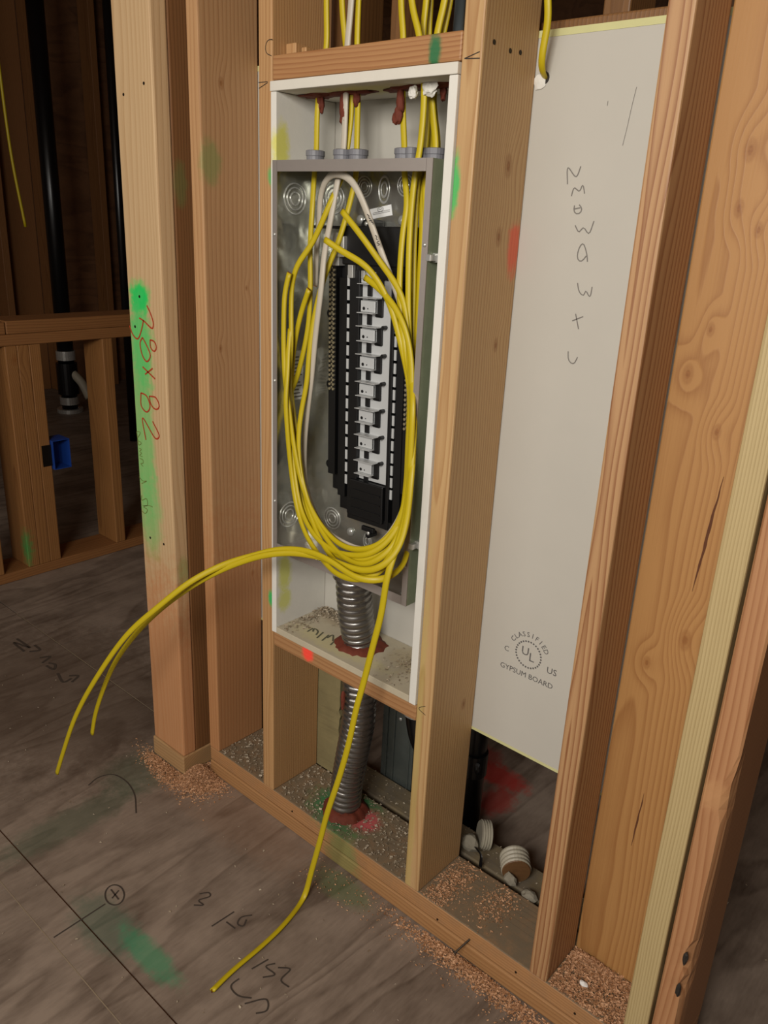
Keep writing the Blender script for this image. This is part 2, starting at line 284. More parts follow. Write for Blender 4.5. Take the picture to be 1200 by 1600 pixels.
STROKES={
'board_hand':[[(0.5422,0.1395,1.3954),(0.5397,0.1395,1.419),(0.5554,0.1395,1.4052),(0.561,0.1395,1.4202)],[(0.5512,0.1395,1.3791),(0.5545,0.1395,1.3922),(0.5634,0.1395,1.3842),(0.5676,0.1395,1.3956),(0.5725,0.1395,1.3827)],[(0.5582,0.1395,1.3661),(0.5584,0.1395,1.3562),(0.5677,0.1395,1.3542),(0.5717,0.1395,1.3615),(0.5658,0.1395,1.3673)],[(0.5589,0.1395,1.3612),(0.5684,0.1395,1.3631)],[(0.5633,0.1395,1.3381),(0.5715,0.1395,1.3278),(0.5768,0.1395,1.337),(0.5873,0.1395,1.3265),(0.5934,0.1395,1.3452)],[(0.591,0.1395,1.2875),(0.5888,0.1395,1.2975),(0.5794,0.1395,1.3138),(0.5739,0.1395,1.3051),(0.5741,0.1395,1.2898),(0.5813,0.1395,1.2869),(0.5879,0.1395,1.2958)],[(0.579,0.1395,1.2558),(0.5837,0.1395,1.2424),(0.5924,0.1395,1.2372),(0.5938,0.1395,1.2467),(0.6025,0.1395,1.2361),(0.6041,0.1395,1.252)],[(0.5777,0.1395,1.1987),(0.5956,0.1395,1.2071)],[(0.5822,0.1395,1.2099),(0.5903,0.1395,1.1876)],[(0.5773,0.1395,1.1516),(0.5801,0.1395,1.1373),(0.589,0.1395,1.133),(0.5947,0.1395,1.1449)]],
'board_faint':[[(0.6323,0.1395,1.5204),(0.6291,0.1395,1.4973),(0.6263,0.1395,1.4708),(0.623,0.1395,1.4468)],[(0.5917,0.1395,1.505),(0.5915,0.1395,1.4991)]],
'post_red':[[(-0.295,-0.0535,1.1445),(-0.2813,-0.0535,1.1273),(-0.2739,-0.0535,1.1094),(-0.2778,-0.0535,1.0994),(-0.3105,-0.0535,1.1122),(-0.3258,-0.0535,1.1157)],[(-0.3104,-0.0535,1.1129),(-0.3186,-0.0535,1.0939),(-0.3368,-0.0535,1.0707),(-0.3552,-0.0535,1.079),(-0.3643,-0.0535,1.0957)],[(-0.3171,-0.0535,1.0766),(-0.3278,-0.0535,1.0647),(-0.3211,-0.0535,1.0372),(-0.3063,-0.0535,1.0268),(-0.2912,-0.0535,1.0413),(-0.303,-0.0535,1.0609),(-0.3172,-0.0535,1.0759)],[(-0.2893,-0.0535,1.0748),(-0.2741,-0.0535,1.0733),(-0.2672,-0.0535,1.0621),(-0.276,-0.0535,1.0522),(-0.2895,-0.0535,1.0591),(-0.2893,-0.0535,1.0748)],[(-0.3234,-0.0535,1.0136),(-0.2781,-0.0535,0.9943)],[(-0.2855,-0.0535,1.0156),(-0.3154,-0.0535,0.9986)],[(-0.3358,-0.0535,0.955),(-0.3369,-0.0535,0.9251),(-0.317,-0.0535,0.9156),(-0.3029,-0.0535,0.9294),(-0.3136,-0.0535,0.9515),(-0.3358,-0.0535,0.955)],[(-0.3038,-0.0535,0.9531),(-0.2785,-0.0535,0.9538),(-0.2675,-0.0535,0.9376),(-0.2808,-0.0535,0.9278),(-0.2991,-0.0535,0.9356),(-0.3038,-0.0535,0.9531)],[(-0.3265,-0.0535,0.8513),(-0.3349,-0.0535,0.8991),(-0.2867,-0.0535,0.8615),(-0.2733,-0.0535,0.8699),(-0.2961,-0.0535,0.899)]],
'post_small':[[(-0.3618,-0.0535,0.8633),(-0.3582,-0.0535,0.8329)],[(-0.3604,-0.0535,0.8635),(-0.347,-0.0535,0.8643),(-0.3578,-0.0535,0.8505)],[(-0.3586,-0.0535,0.8426),(-0.3441,-0.0535,0.8398),(-0.357,-0.0535,0.8324)],[(-0.3556,-0.0535,0.8257),(-0.3456,-0.0535,0.8259),(-0.3565,-0.0535,0.8177),(-0.3451,-0.0535,0.817),(-0.3567,-0.0535,0.809),(-0.3446,-0.0535,0.8085)],[(-0.356,-0.0535,0.802),(-0.3427,-0.0535,0.8011),(-0.3421,-0.0535,0.7934),(-0.3545,-0.0535,0.7905),(-0.3442,-0.0535,0.7858)],[(-0.3627,-0.0535,0.7566),(-0.3498,-0.0535,0.7497),(-0.3326,-0.0535,0.754),(-0.3539,-0.0535,0.7427)],[(-0.3569,-0.0535,0.7136),(-0.3596,-0.0535,0.7006),(-0.3367,-0.0535,0.7107),(-0.3349,-0.0535,0.6949),(-0.3559,-0.0535,0.6892)],[(-0.3621,-0.0535,0.6752),(-0.3474,-0.0535,0.6709),(-0.3359,-0.0535,0.6844),(-0.3528,-0.0535,0.686),(-0.3314,-0.0535,0.6958),(-0.3146,-0.0535,0.6963)]],
'floor_mark':[[(-0.0085,-0.3642,0.0042),(0.0014,-0.3732,0.0042),(0.0048,-0.3833,0.0042),(0.001,-0.3918,0.0042),(-0.009,-0.3966,0.0042),(-0.0226,-0.3965,0.0042),(-0.0364,-0.3912,0.0042),(-0.0466,-0.3823,0.0042),(-0.0504,-0.372,0.0042),(-0.0466,-0.3632,0.0042),(-0.0362,-0.3583,0.0042),(-0.0222,-0.3587,0.0042),(-0.0085,-0.3642,0.0042)],[(-0.041,-0.3753,0.0042),(-0.0063,-0.3783,0.0042)],[(-0.027,-0.3657,0.0042),(-0.0186,-0.3861,0.0042)],[(-0.0155,-0.4031,0.0042),(-0.0132,-0.5136,0.0042)],[(0.1143,-0.2814,0.0042),(0.1289,-0.2673,0.0042),(0.1114,-0.2682,0.0042),(0.12,-0.2437,0.0042),(0.1112,-0.24,0.0042),(0.0988,-0.2561,0.0042)],[(0.1828,-0.2884,0.0042),(0.1863,-0.2354,0.0042)],[(0.2186,-0.2158,0.0042),(0.2069,-0.2349,0.0042),(0.2149,-0.2499,0.0042),(0.2271,-0.2457,0.0042),(0.2192,-0.2307,0.0042)],[(0.1947,-0.2618,0.0042),(0.2202,-0.2597,0.0042)],[(-0.3686,-0.2401,0.0042),(-0.3778,-0.2079,0.0042),(-0.3646,-0.179,0.0042),(-0.3204,-0.1687,0.0042),(-0.2621,-0.1805,0.0042),(-0.2016,-0.214,0.0042)]],
'floor_mark2':[[(0.337,-0.258,0.0042),(0.3284,-0.2745,0.0042),(0.3549,-0.2737,0.0042),(0.3427,-0.2934,0.0042)],[(0.3475,-0.2603,0.0042),(0.3666,-0.2462,0.0042),(0.3711,-0.2743,0.0042),(0.3928,-0.2734,0.0042)],[(0.3136,-0.3252,0.0042),(0.3139,-0.3447,0.0042),(0.3385,-0.3484,0.0042),(0.3607,-0.3348,0.0042)],[(0.3603,-0.3503,0.0042),(0.3826,-0.3177,0.0042),(0.3991,-0.3319,0.0042),(0.389,-0.3488,0.0042)],[(0.3143,-0.2962,0.0042),(0.3207,-0.261,0.0042)]],
'floor_far':[[(-1.1804,-0.0327,0.0042),(-1.0979,-0.0306,0.0042),(-1.1619,-0.0498,0.0042),(-1.0859,-0.053,0.0042)],[(-1.0751,-0.0418,0.0042),(-1.0609,-0.0155,0.0042),(-1.1024,-0.0116,0.0042)],[(-1.0165,-0.0378,0.0042),(-1.0023,-0.0119,0.0042),(-0.9824,-0.0468,0.0042)],[(-0.9604,-0.0457,0.0042),(-0.9238,-0.0402,0.0042),(-0.9488,-0.023,0.0042),(-0.9691,-0.0331,0.0042)],[(-0.8955,-0.0427,0.0042),(-0.8365,-0.0538,0.0042),(-0.8405,-0.0274,0.0042)],[(-0.8588,-0.0257,0.0042),(-0.8405,-0.0069,0.0042),(-0.8211,-0.0379,0.0042)]],
'shelf_print':[[(0.1111,0.0289,0.5136),(0.1084,0.0481,0.5136)],[(0.1194,0.0376,0.5136),(0.1111,0.0493,0.5136),(0.1248,0.0473,0.5136),(0.134,0.0328,0.5136)],[(0.1447,0.0243,0.5136),(0.1362,0.0512,0.5136)],[(0.1597,0.0244,0.5136),(0.1524,0.0521,0.5136)],[(0.1594,0.0396,0.5136),(0.1579,0.0579,0.5136),(0.1771,0.0387,0.5136)],[(0.1847,0.0237,0.5136),(0.1769,0.0501,0.5136)]],
'sR_pencil':[[(0.4388,-0.0006,1.5479),(0.4641,-0.0006,1.5545)],[(0.4405,-0.0006,1.5478),(0.465,-0.0006,1.5464)]],
'sR_pencil2':[[(0.4534,-0.0006,0.5065),(0.4381,-0.0006,0.495),(0.4549,-0.0006,0.4883)]],
'sL_pencil':[[(0.0371,-0.0006,1.6071),(0.025,-0.0006,1.6068),(0.019,-0.0006,1.5988),(0.0209,-0.0006,1.5887),(0.0346,-0.0006,1.5833)],[(0.0006,-0.0006,1.5451),(0.0246,-0.0006,1.5451)],[(0.002,-0.0006,1.5361),(0.0246,-0.0006,1.5436)]],
'cable_num':[[(0.257,0.009,1.3397),(0.2615,0.009,1.3385),(0.2602,0.009,1.3346),(0.2656,0.009,1.3332)],[(0.262,0.009,1.33),(0.2686,0.009,1.3315),(0.2674,0.009,1.3275),(0.2718,0.009,1.3282),(0.2705,0.009,1.325)],[(0.2763,0.009,1.3083),(0.2812,0.009,1.3077),(0.2784,0.009,1.3032),(0.283,0.009,1.3021)],[(0.2861,0.009,1.2996),(0.2817,0.009,1.2989),(0.2811,0.009,1.2962),(0.2855,0.009,1.297),(0.2871,0.009,1.2944),(0.2827,0.009,1.2937)]],
}
# ================================================================ materials
FL, FD = 'c39a68', '9a6a3c'          # pale fir
OL, OD = 'c08a55', '8f572b'          # orange fir
YL, YD = 'c9ad78', 'a98a55'          # yellowish hem-fir
M = {}
M['stud_mid'] = wood('fir_between_bays', 'cb9d68', 'a06b38', spots=[((.031, 0, .572), (.012, .03, .022), '1fae5a', .9), ((.033, 0, 1.396), (.012, .03, .02), '2fae5f', .7)])
M['stud_two'] = wood('fir_wide_flat', 'cb9d6c', 'a57243', knots=[((-.166, .049, 1.561), .008), ((-.166, .034, 1.066), .006), ((-.166, .104, 1.186), .004), ((-.166, .113, .531), .006)],
                     spots=[((-.166, .02, 1.42), (.02, .03, .05), '6f8a4c', .55), ((-.18, .07, .25), (.3, .3, .55), 'a8683a', .45)], freq=110)
M['stud_right'] = wood('fir_right_of_panel', 'd2aa74', 'a87440', knots=[((.468, .089, 1.417), .012), ((.468, .08, 1.316), .010), ((.468, .099, 1.15), .008), ((.468, .102, .471), .009)],
                     spots=[((.436, 0, 1.384), (.012, .03, .05), '22b45c', .85), ((.468, .125, 1.298), (.02, .022, .05), 'e0563f', .75), ((.44, -.005, .33), (.012, .03, .6), 'b0a55c', .35)], freq=150)
M['stud_gyp'] = wood('fir_striped', 'c59868', '8e542c', freq=115, contrast=1.15, pith=(.02, .05), wob=.034)
M['backing'] = wood('fir_knotty', 'c08d52', '935a28', freq=170, contrast=.7, wob=.018, knots=[((.813, .105, 1.435), .010), ((.812, .105, 1.367), .008), ((.841, .105, 1.342), .007), ((.804, .105, 1.214), .007), ((.784, .105, 1.151), .010), ((.837, .105, 1.079), .008), ((.849, .105, .76), .012), ((.798, .105, .70), .008)])
M['yellow'] = wood('hemfir_yellow', 'd0b781', 'a58a57', freq=230, contrast=.8, pith=(.12, .05), wob=.012)
M['red'] = wood('fir_waney', 'c58f60', '97592f', freq=140, spots=[((.96, 0, .60), (.03, .03, .03), 'b98a5e', .7)])
M['post'] = wood('fir_post', 'dcb989', 'b98e5c', freq=120, contrast=.6, pith=(.05, .12),
                 spots=[((-.322, -.053, 1.155), (.045, .03, .045), '1fc45a', 1.0), ((-.325, -.053, 1.06), (.05, .03, .12), '35c062', .8), ((-.335, -.053, .88), (.05, .03, .30), '5dbb66', .7), ((-.325, -.053, .68), (.055, .03, .13), '6fba6a', .55),
                        ((-.237, -.03, .55), (.02, .02, .05), '7d9a55', .5), ((-.31, -.05, .20), (.2, .2, .42), 'b87040', .6)])
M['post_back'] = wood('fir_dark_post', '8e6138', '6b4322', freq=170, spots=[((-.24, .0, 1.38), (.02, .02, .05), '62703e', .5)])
M['plate'] = wood('fir_plate', 'c38f5c', '9a6638', axis='x', freq=150, dirt=.2, top=.95, spots=[((.20, .072, .081), (.10, .08, .03), '1f7a48', .85), ((.25, .075, .084), (.05, .045, .03), 'c2555a', .9), ((.26, 0, .05), (.05, .05, .05), '5f8a4e', .5), ((.19, .072, .081), (.045, .05, .03), '6e2417', .6)])
M['plate_low'] = wood('fir_plate_low', 'b98856', '8f6036', axis='x', freq=150, spots=[((.26, 0, .03), (.06, .05, .05), '6d8a50', .45)])
M['header'] = wood('fir_header', 'bd8a58', '93572d', axis='x', freq=200, contrast=.9, spots=[((.385, 0, 1.562), (.014, .03, .030), '1d6a3f', .95)])
M['sill'] = wood('fir_sill', 'bb8a5a', '935f35', axis='x', freq=170, spots=[((.142, 0, .487), (.020, .03, .022), 'ff4b3c', .95)])
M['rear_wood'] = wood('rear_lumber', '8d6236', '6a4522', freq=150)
M['rear_plate'] = wood('rear_plate_wood', '8a7a5c', '6a5a40', axis='x', freq=120, dirt=1.0)
M['far_wood'] = wood('far_lumber', '9c6a3c', '744622', freq=150)
M['pony'] = wood('pony_lumber', 'a8743f', '7c4d25', freq=140, knots=[((-1.6, .25, .82), .015), ((-1.66, .306, .55), .008)], spots=[((-1.6, .19, .12), (.06, .06, .10), '2f8f45', .8)])
M['pony_h'] = wood('pony_plates', 'a06c3c', '764824', axis='y', freq=150)
GYP_SPOTS = [((.05, .008, 1.44), (.02, .022, .05), 'd6d23a', .8), ((.05, .02, .635), (.02, .022, .06), 'c9cb3e', .75), ((.05, .02, .57), (.02, .022, .03), 'c9cb3e', .7)]
M['gyp'] = plain('gypsum_paper', 'b9b5ab', .85, var=.03, scale=12)
M['gyp_cut'] = plain('gypsum_liner_paint', 'dcd9d0', .8, var=.05, scale=30, bump=.15, spots=GYP_SPOTS)
M['gyp_shelf'] = plain('gypsum_shelf_dusty', 'bdb29a', .85, var=.10, scale=26, bump=.1, spots=[((.13, .12, .513), (.09, .04, .02), '9c8a70', .6), ((.36, .10, .513), (.08, .06, .02), 'ab9a78', .6), ((.2, .03, .513), (.16, .03, .02), 'c8bd86', .5)])
M['gyp_top'] = plain('gypsum_top_liner', 'd6d1c5', .8, var=.05, scale=30, spots=[((.2, .05, 1.528), (.13, .05, .004), 'cfc75a', .6)])
M['yellow_edge'] = plain('yellow_edge_paper', 'c9c690', .8, var=.06, scale=30)
M['yellow_cable'] = plain('yellow_jacket', 'bea90f', .45, var=.05, scale=20)
M['white_cable'] = plain('white_jacket', 'bdb4a4', .45, var=.05, scale=20)
M['copper'] = plain('copper_conductor', 'b06a3a', .35, 1.0, var=.05)
M['galv'] = galv('galvanised_sheet', 'c6c7be', .20, .84, .55)
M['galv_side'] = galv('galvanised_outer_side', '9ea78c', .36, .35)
M['flange'] = plain('steel_flange', 'b3aaa3', .38, .6, var=.05, scale=60)
M['steel'] = galv('bright_zinc', 'c9c9c4', .25)
M['conduit'] = galv('flex_conduit_steel', '96938f', .24, .9)
M['connector'] = plain('grey_plastic_connector', '74747a', .5, var=.05)
M['black_pl'] = plain('black_plastic', '0b0b0c', .45, var=.1)
M['bus'] = plain('tin_plated_bus', 'c4c6c6', .42, .25, var=.03)
M['brass'] = plain('brass_screws', 'c4b896', .3, .6, var=.2, scale=300)
M['seal'] = plain('red_firestop', '74301a', .8, var=.25, scale=120, bump=.4)
M['abs'] = plain('black_abs', '0e0e10', .3, var=.1)
M['label_white'] = plain('white_label', 'e8e8e6', .6, var=.02)
M['ink_red'] = plain('red_ink', 'b03a1c', .6, var=.1)
M['ink_dark'] = plain('dark_ink', '2a231c', .7, var=.1)
M['ink_grey'] = plain('pencil_grey', '77726c', .7, var=.1)
M['ink_stamp'] = plain('stamp_ink', '5d5a58', .7, var=.1)
M['ink_green'] = plain('brown_green_ink', '6f7a35', .7, var=.1)
M['ink_floor'] = plain('floor_marker', '40362e', .8, var=.1)
M['ink_faint'] = plain('floor_marker_faint', '4a3e34', .8, var=.1)
M['ink_shelf'] = plain('olive_stamp', '5f5c48', .8, var=.1)
M['chalk'] = plain('chalk_line', '8d7c66', .9, var=.1)
M['nail'] = plain('nail_steel', '3a322a', .4, .8, var=.1)
M['blue'] = plain('blue_box_plastic', '1a4090', .45, var=.08)
M['kraft'] = plain('dusty_board', '8c7f58', .9, var=.2, scale=25)
M['dark_galv'] = galv('duct_sheet', '6d7470', .35)
M['grit'] = plain('grey_rubble', '8b8474', .8, var=.15)
M['pvc'] = plain('white_pvc', 'aaa391', .5, var=.12)
M['end_wood'] = wood('brown_plug', '785430', '4e341c', axis='y', freq=300)
M['chips'] = flakes_mat('wood_chips', 'd6a983', '93653e')
M['dust'] = flakes_mat('grey_dust_chips', 'b8ab96', '7d6c55')
def ply(name, a, b, spots=(), sc=1.0):
    s = NT(name); P = s.pos(); sep = s.n('ShaderNodeSeparateXYZ'); s.L(P, sep.inputs[0])
    cm = s.n('ShaderNodeCombineXYZ'); s.put(cm.inputs[0], sep.outputs[0]); s.put(cm.inputs[1], s.math('MULTIPLY', sep.outputs[1], .18)); s.put(cm.inputs[2], sep.outputs[2])
    V = cm.outputs[0]; n1 = s.noise(V, 3.2 * sc, 3, .55, .6); fr = s.math('FRACT', s.math('MULTIPLY', n1, 11.0))
    rg = s.math('MULTIPLY', s.math('POWER', fr, 2.0), s.rng(fr, 1.0, .8)); big = s.noise(P, 5.0, 4, .6); fine = s.noise(V, 160, 3, .6)
    f = s.math('ADD', s.math('MULTIPLY', rg, .55), s.math('MULTIPLY_ADD', big, 1.7, -.65)); f = s.math('ADD', f, s.math('MULTIPLY_ADD', fine, .6, -.3), clamp=True)
    col = s.mix(f, lin(a), lin(b)); col = s.paint(col, spots); s.bump(fine, .2, .0008); return s.done(col, .62)
M['ply'] = ply('plywood_subfloor', '8c7c6e', '4f4035', spots=[((-.28, -.33, 0), (.06, .22, .05), '4f5a48', .55), ((-.33, -.12, 0), (.10, .12, .05), '4d5e4c', .5), ((.03, -.43, 0), (.12, .06, .05), '46604f', .5), ((.15, -.41, 0), (.11, .03, .05), '2f8a60', .6),
            ((.33, .505, 0), (.10, .05, .05), 'b02a24', .8), ((.38, .42, 0), (.05, .07, .05), 'a02a24', .7), ((.26, .55, 0), (.06, .05, .05), '9a2a24', .6), ((.3, -.04, 0), (.10, .04, .05), '5f7a4c', .4), ((-.05, -.06, 0), (.35, .09, .05), '9a6c48', .15), ((-.80, -.10, 0), (.55, .40, .05), '4a3728', .45)])
M['ply_dark'] = ply('plywood_sheathing', '7a5436', '4a2e1c', sc=.7)
M['ceil'] = ply('ceiling_deck', 'b08a60', '7d5a38')

# ================================================================ the setting
fl = tag(box('floor', (-4.8, -3.5, -.02), (3.0, 4.1, -.0005), M['ply_dark']), 'brown plywood subfloor of the building under construction', kind='structure')
for mn, mx in (((-4.75, -3.45, 0), (-.862, -.457, .004)), ((-.858, -3.45, 0), (2.95, -.457, .004)), ((-4.75, -.453, 0), (-1.52, .045, .004)), ((-1.516, -.453, 0), (2.95, .045, .004)),
               ((-4.75, .049, 0), (-1.05, 4.05, .004)), ((-1.046, .049, 0), (2.95, 4.05, .004))):
    box('plywood_sheet', mn, mx, M['ply'], fl)
def mark(name, key, mat, normal, w, parent, off=.0003):
    v, f = ribbon(STROKES[key], normal, w, off); return mesh_obj(name, v, f, mat, parent)
mark('marker_writing', 'floor_mark', M['ink_floor'], (0, 0, 1), .0032, fl, .0005)
mark('marker_writing', 'floor_mark2', M['ink_floor'], (0, 0, 1), .0032, fl, .0005)
mark('stamped_lettering', 'floor_far', M['ink_faint'], (0, 0, 1), .008, fl, .0005)
v, f = ribbon([[(-.9, -.5215, .0045), (.9, -.522, .0045)]], (0, 0, 1), .002, .0); mesh_obj('chalk_line', v, f, M['chalk'], fl)
v, f = ribbon([[(-1.35, .047, .0045), (-.45, .047, .0045)]], (0, 0, 1), .003, .0); mesh_obj('chalk_line', v, f, M['chalk'], fl)
def wall(name, mn, mx, mat, label): return tag(box(name, mn, mx, mat), label, kind='structure')
wall('wall_left', (-4.85, -3.5, 0), (-4.75, 4.1, 2.75), M['ply_dark'], 'dark sheathed wall at the far left of the building')
wall('wall_back', (-4.8, 4.1, 0), (3.0, 4.2, 2.75), M['ply_dark'], 'dark sheathed wall far behind the framing')
wall('wall_right', (3.0, -3.5, 0), (3.1, 4.1, 2.75), M['ply_dark'], 'sheathed wall right of the viewer')
wall('wall_front', (-4.8, -3.6, 0), (3.0, -3.5, 2.75), M['ceil'], 'pale sheathed wall behind the viewer')
wall('ceiling', (-4.8, -3.5, 2.75), (3.0, 4.1, 2.85), M['ceil'], 'plywood deck above the framing')

# ================================================================ lumber of the near wall
TOP = 2.70; PZ = .081
def board(name, mn, mx, mat, label, cat='stud', c=.003): return tag(box(name, mn, mx, mat, None, c), label, cat)
def nails(parent, pts, normal, r=.0028, depth=.0006):
    N = Vector(normal)
    for p in pts:
        v, f = cyl(Vector(p) - N * .004, Vector(p) + N * depth, r, n=10); mesh_obj('nail', v, f, M['nail'], parent)
lowp = board('bottom_plate', (-.2025, 0, .0045), (.9825, .14, .0408), M['plate_low'], 'lower of two stacked floor plates under the panel wall', 'plate')
upp = board('bottom_plate', (-.2025, 0.0012, .0432), (.9825, .14, PZ), M['plate'], 'upper floor plate carrying the studs, dusty with green and red paint', 'plate')
s_two = board('wall_stud', (-.2025, 0, PZ), (-.166, .14, TOP), M['stud_two'], 'wide-faced tan stud between corner post and the panel bay')
s_l = board('wall_stud', (0, 0, PZ), (.036, .14, TOP), M['stud_mid'], 'stud directly left of the white panel recess')
s_r = board('wall_stud', (.433, 0, PZ), (.468, .14, TOP), M['stud_right'], 'stud directly right of the white panel recess, red paint on its side')
s_g = board('wall_stud', (.725, 0, PZ), (.760, .1045, TOP), M['stud_gyp'], 'strongly striped stud right of the bare gypsum sheet')
bk = board('backing_stud', (.7605, .105, PZ), (.9005, .1385, TOP), M['backing'], 'wide orange knotty board set flat behind the striped stud')
yl = board('wall_stud', (.902, 0, PZ), (.9395, .14, TOP), M['yellow'], 'pale yellow straight-grained stud near the right edge')
# the last stud has a torn, waney right edge
def waney():
    x0, x1, y0, y1 = .9445, .9825, 0.0, .14; V = []; F = []; Z = [PZ + i * (TOP - PZ) / 110 for i in range(111)]
    for z in Z:
        w = 0
        if z < .66: w = .004 + .003 * noise.noise(Vector((z * 9, 1, 0))) + (.006 if .57 < z < .63 else 0)
        if abs(z - .31) < .02 or abs(z - .245) < .02: w += .006
        wl = .012 if z < .56 else (.012 * max(0, (.62 - z) / .06) if z < .62 else 0)
        ring = [(x0, y0 + .003), (x0 + .003, y0), (x1 - .003 - w, y0 + wl * .3), (x1 - w * .4, y0 + .003 + wl), (x1, y0 + .02 + wl), (x1, y1), (x0, y1)]
        V += [(a, b, z) for a, b in ring]
    n = 7
    for i in range(len(Z) - 1):
        for k in range(n): j = (k + 1) % n; F.append((i*n+k, i*n+j, (i+1)*n+j, (i+1)*n+k))
    F.append(tuple(range(n))[::-1]); F.append(tuple(range((len(Z)-1)*n, len(Z)*n)))
    return mesh_obj('wall_stud', V, F, M['red'])
rd = tag(waney(), 'reddish stud with torn waney edge at the far right end', 'stud')
for a, pts in ((.31, None), (.245, None)):
    v, f = blob((.972, -.001, a), (.004, .003, .013), a * 50, .4, 2); mesh_obj('burnt_chip', v, f, M['ink_dark'], rd)
def crack(pts, w0):
    P = spline(pts, .006); n = len(P); V = []; F = []
    for k, p in enumerate(P):
        w_ = w0 * math.sin(math.pi * (k + .3) / n) * (1 + .5 * noise.noise(p * 90)) + .0002; d = .0015 * noise.noise(p * 40); V += [(p.x - w_ + d, p.y, p.z), (p.x + w_ + d, p.y, p.z)]
    for k in range(n - 1): F.append((2*k, 2*k+1, 2*k+3, 2*k+2))
    return mesh_obj('crack', V, F, plain('crack_shadow', '5c3216', .8), bk)
crack([(.858, .1046, 1.02), (.852, .1046, .93), (.846, .1046, .84)], .0018); crack([(.832, .1046, .47), (.827, .1046, .36)], .0012)
nails(s_r, [(.468, .026, 1.570), (.468, .067, 1.566), (.468, .093, 1.568)], (1, 0, 0), .0034)
mark('pencil_mark', 'sR_pencil', M['ink_dark'], (0, -1, 0), .0012, s_r, 0)
mark('pencil_mark', 'sR_pencil2', M['ink_dark'], (0, -1, 0), .0012, s_r, 0)
mark('pencil_mark', 'sL_pencil', M['ink_dark'], (0, -1, 0), .0012, s_l, 0)
v, f = cyl((.597, .001, .058), (.586, -.030, .040), .0019, n=8); mesh_obj('bent_nail', v, f, M['nail'], upp)
v, f = cyl((.586, -.030, .040), (.5855, -.0315, .0392), .0042, n=10); mesh_obj('nail', v, f, M['nail'], upp)
nails(upp, [(.70, .0005, .058), (.52, .0005, .05), (.82, .0005, .06), (.1, .0005, .06)], (0, -1, 0), .0022)
# corner post: two flat boards on their own plate
pp = board('post_plate', (-.368, -.056, .0045), (-.236, .052, .056), wood('fir_post_plate', 'bf9766', '9a6c40', axis='x', freq=160), 'short plate block under the corner post, sawdust round it', 'plate')
pf = board('corner_post', (-.365, -.0530, .0562), (-.238, -.0155, TOP), M['post'], 'pale corner post with green spray paint and red writing', 'post', .004)
pb = board('corner_post', (-.365, -.0150, .0562), (-.2385, .052, TOP), M['post_back'], 'darker second board of the corner post, behind the pale one', 'post')
mark('red_writing', 'post_red', M['ink_red'], (0, -1, 0), .0034, pf)
mark('small_writing', 'post_small', M['ink_green'], (0, -1, 0), .0016, pf)
nails(pf, [(-.321, -.053, 1.160), (-.344, -.053, 1.096), (-.337, -.053, 1.538), (-.266, -.053, 1.553), (-.332, -.053, .616), (-.278, -.053, .616)], (0, -1, 0), .003)
hd = board('header_block', (.0365, 0, 1.546), (.4325, .14, 1.584), M['header'], 'orange wood block across the top of the panel recess', 'block')
sl = board('sill_block', (.0365, .001, .463), (.4325, .139, .4985), M['sill'], 'wood block under the panel recess with red paint dab', 'block')
v, f = merge(boxg((.0365, .03, 1.585), (.062, .06, 1.606), .002), boxg((.064, .04, 1.585), (.076, .06, 1.60), .002))
tag(mesh_obj('wood_shim', v, f, M['stud_mid']), 'small wood offcut on the header block beside the left stud', 'wood scrap')

# ================================================================ gypsum
gs = tag(box('gypsum_sheet', (-.185, .1402, .397), (.90, .1552, 1.603), M['gyp'], None, .001), 'large white gypsum sheet fixed to the back of the studs', 'gypsum board')
box('edge_paper', (-.185, .1394, 1.594), (.90, .1402, 1.6035), M['yellow_edge'], gs)
box('edge_paper', (-.185, .1394, .3965), (.90, .1402, .402), M['yellow_edge'], gs)
mark('pencil_writing', 'board_hand', M['ink_grey'], (0, -1, 0), .0016, gs, 0)
mark('pencil_writing', 'board_faint', M['ink_grey'], (0, -1, 0), .0007, gs, 0)
def ulmark():
    U, W = (1, 0, 0), (0, 0, 1); cx, cz, y = .572, .606, .1396; P = []
    n = 30
    for i in range(n):   # dotted ring
        a = 2 * math.pi * i / n; x, z = cx + .026 * math.cos(a), cz + .026 * math.sin(a)
        P.append(cyl((x, y, z), (x, y - .0001, z), .0019, n=6))
    word = 'CLASSIFIED'
    for i, ch in enumerate(word):
        a = math.radians(150 - i * 120 / (len(word) - 1)); p = (cx + .039 * math.cos(a), y, cz + .039 * math.sin(a))
        P.append(text_geo(ch, .0135, p, (math.sin(a), 0, -math.cos(a)), (math.cos(a), 0, math.sin(a))))
    P.append(text_geo('U', .024, (cx - .007, y, cz + .004), U, W)); P.append(text_geo('L', .024, (cx + .007, y, cz - .004), U, W))
    P.append(text_geo('C', .015, (cx - .046, y, cz - .006), U, W)); P.append(text_geo('US', .018, (cx + .050, y, cz - .014), U, W))
    P.append(text_geo('GYPSUM BOARD', .0150, (cx + .0, y, cz - .043), U, W))
    return merge(*P)
v, f = ulmark(); mesh_obj('printed_mark', v, f, M['ink_stamp'], gs)
v, f = cyl((.483, .1404, 1.541), (.483, .1388, 1.541), .009, n=16); mesh_obj('drilled_hole', v, f, M['ink_dark'], gs)
v, f = blob((.477, .139, 1.536), (.010, .003, .010), 3, .5, 2); mesh_obj('torn_paper', v, f, M['gyp_cut'], gs)
LT, LB = 1.5445, .4990
lin_l = tag(box('gypsum_liner', (.0365, -.004, LB), (.0505, .1395, LT - .016), M['gyp_cut'], None, .0012), 'white gypsum strip lining the left side of the panel recess', 'gypsum board')
lin_r = tag(box('gypsum_liner', (.4170, -.004, LB), (.4325, .1395, LT - .016), M['gyp_cut'], None, .0012), 'white gypsum strip lining the right side of the panel recess', 'gypsum board')
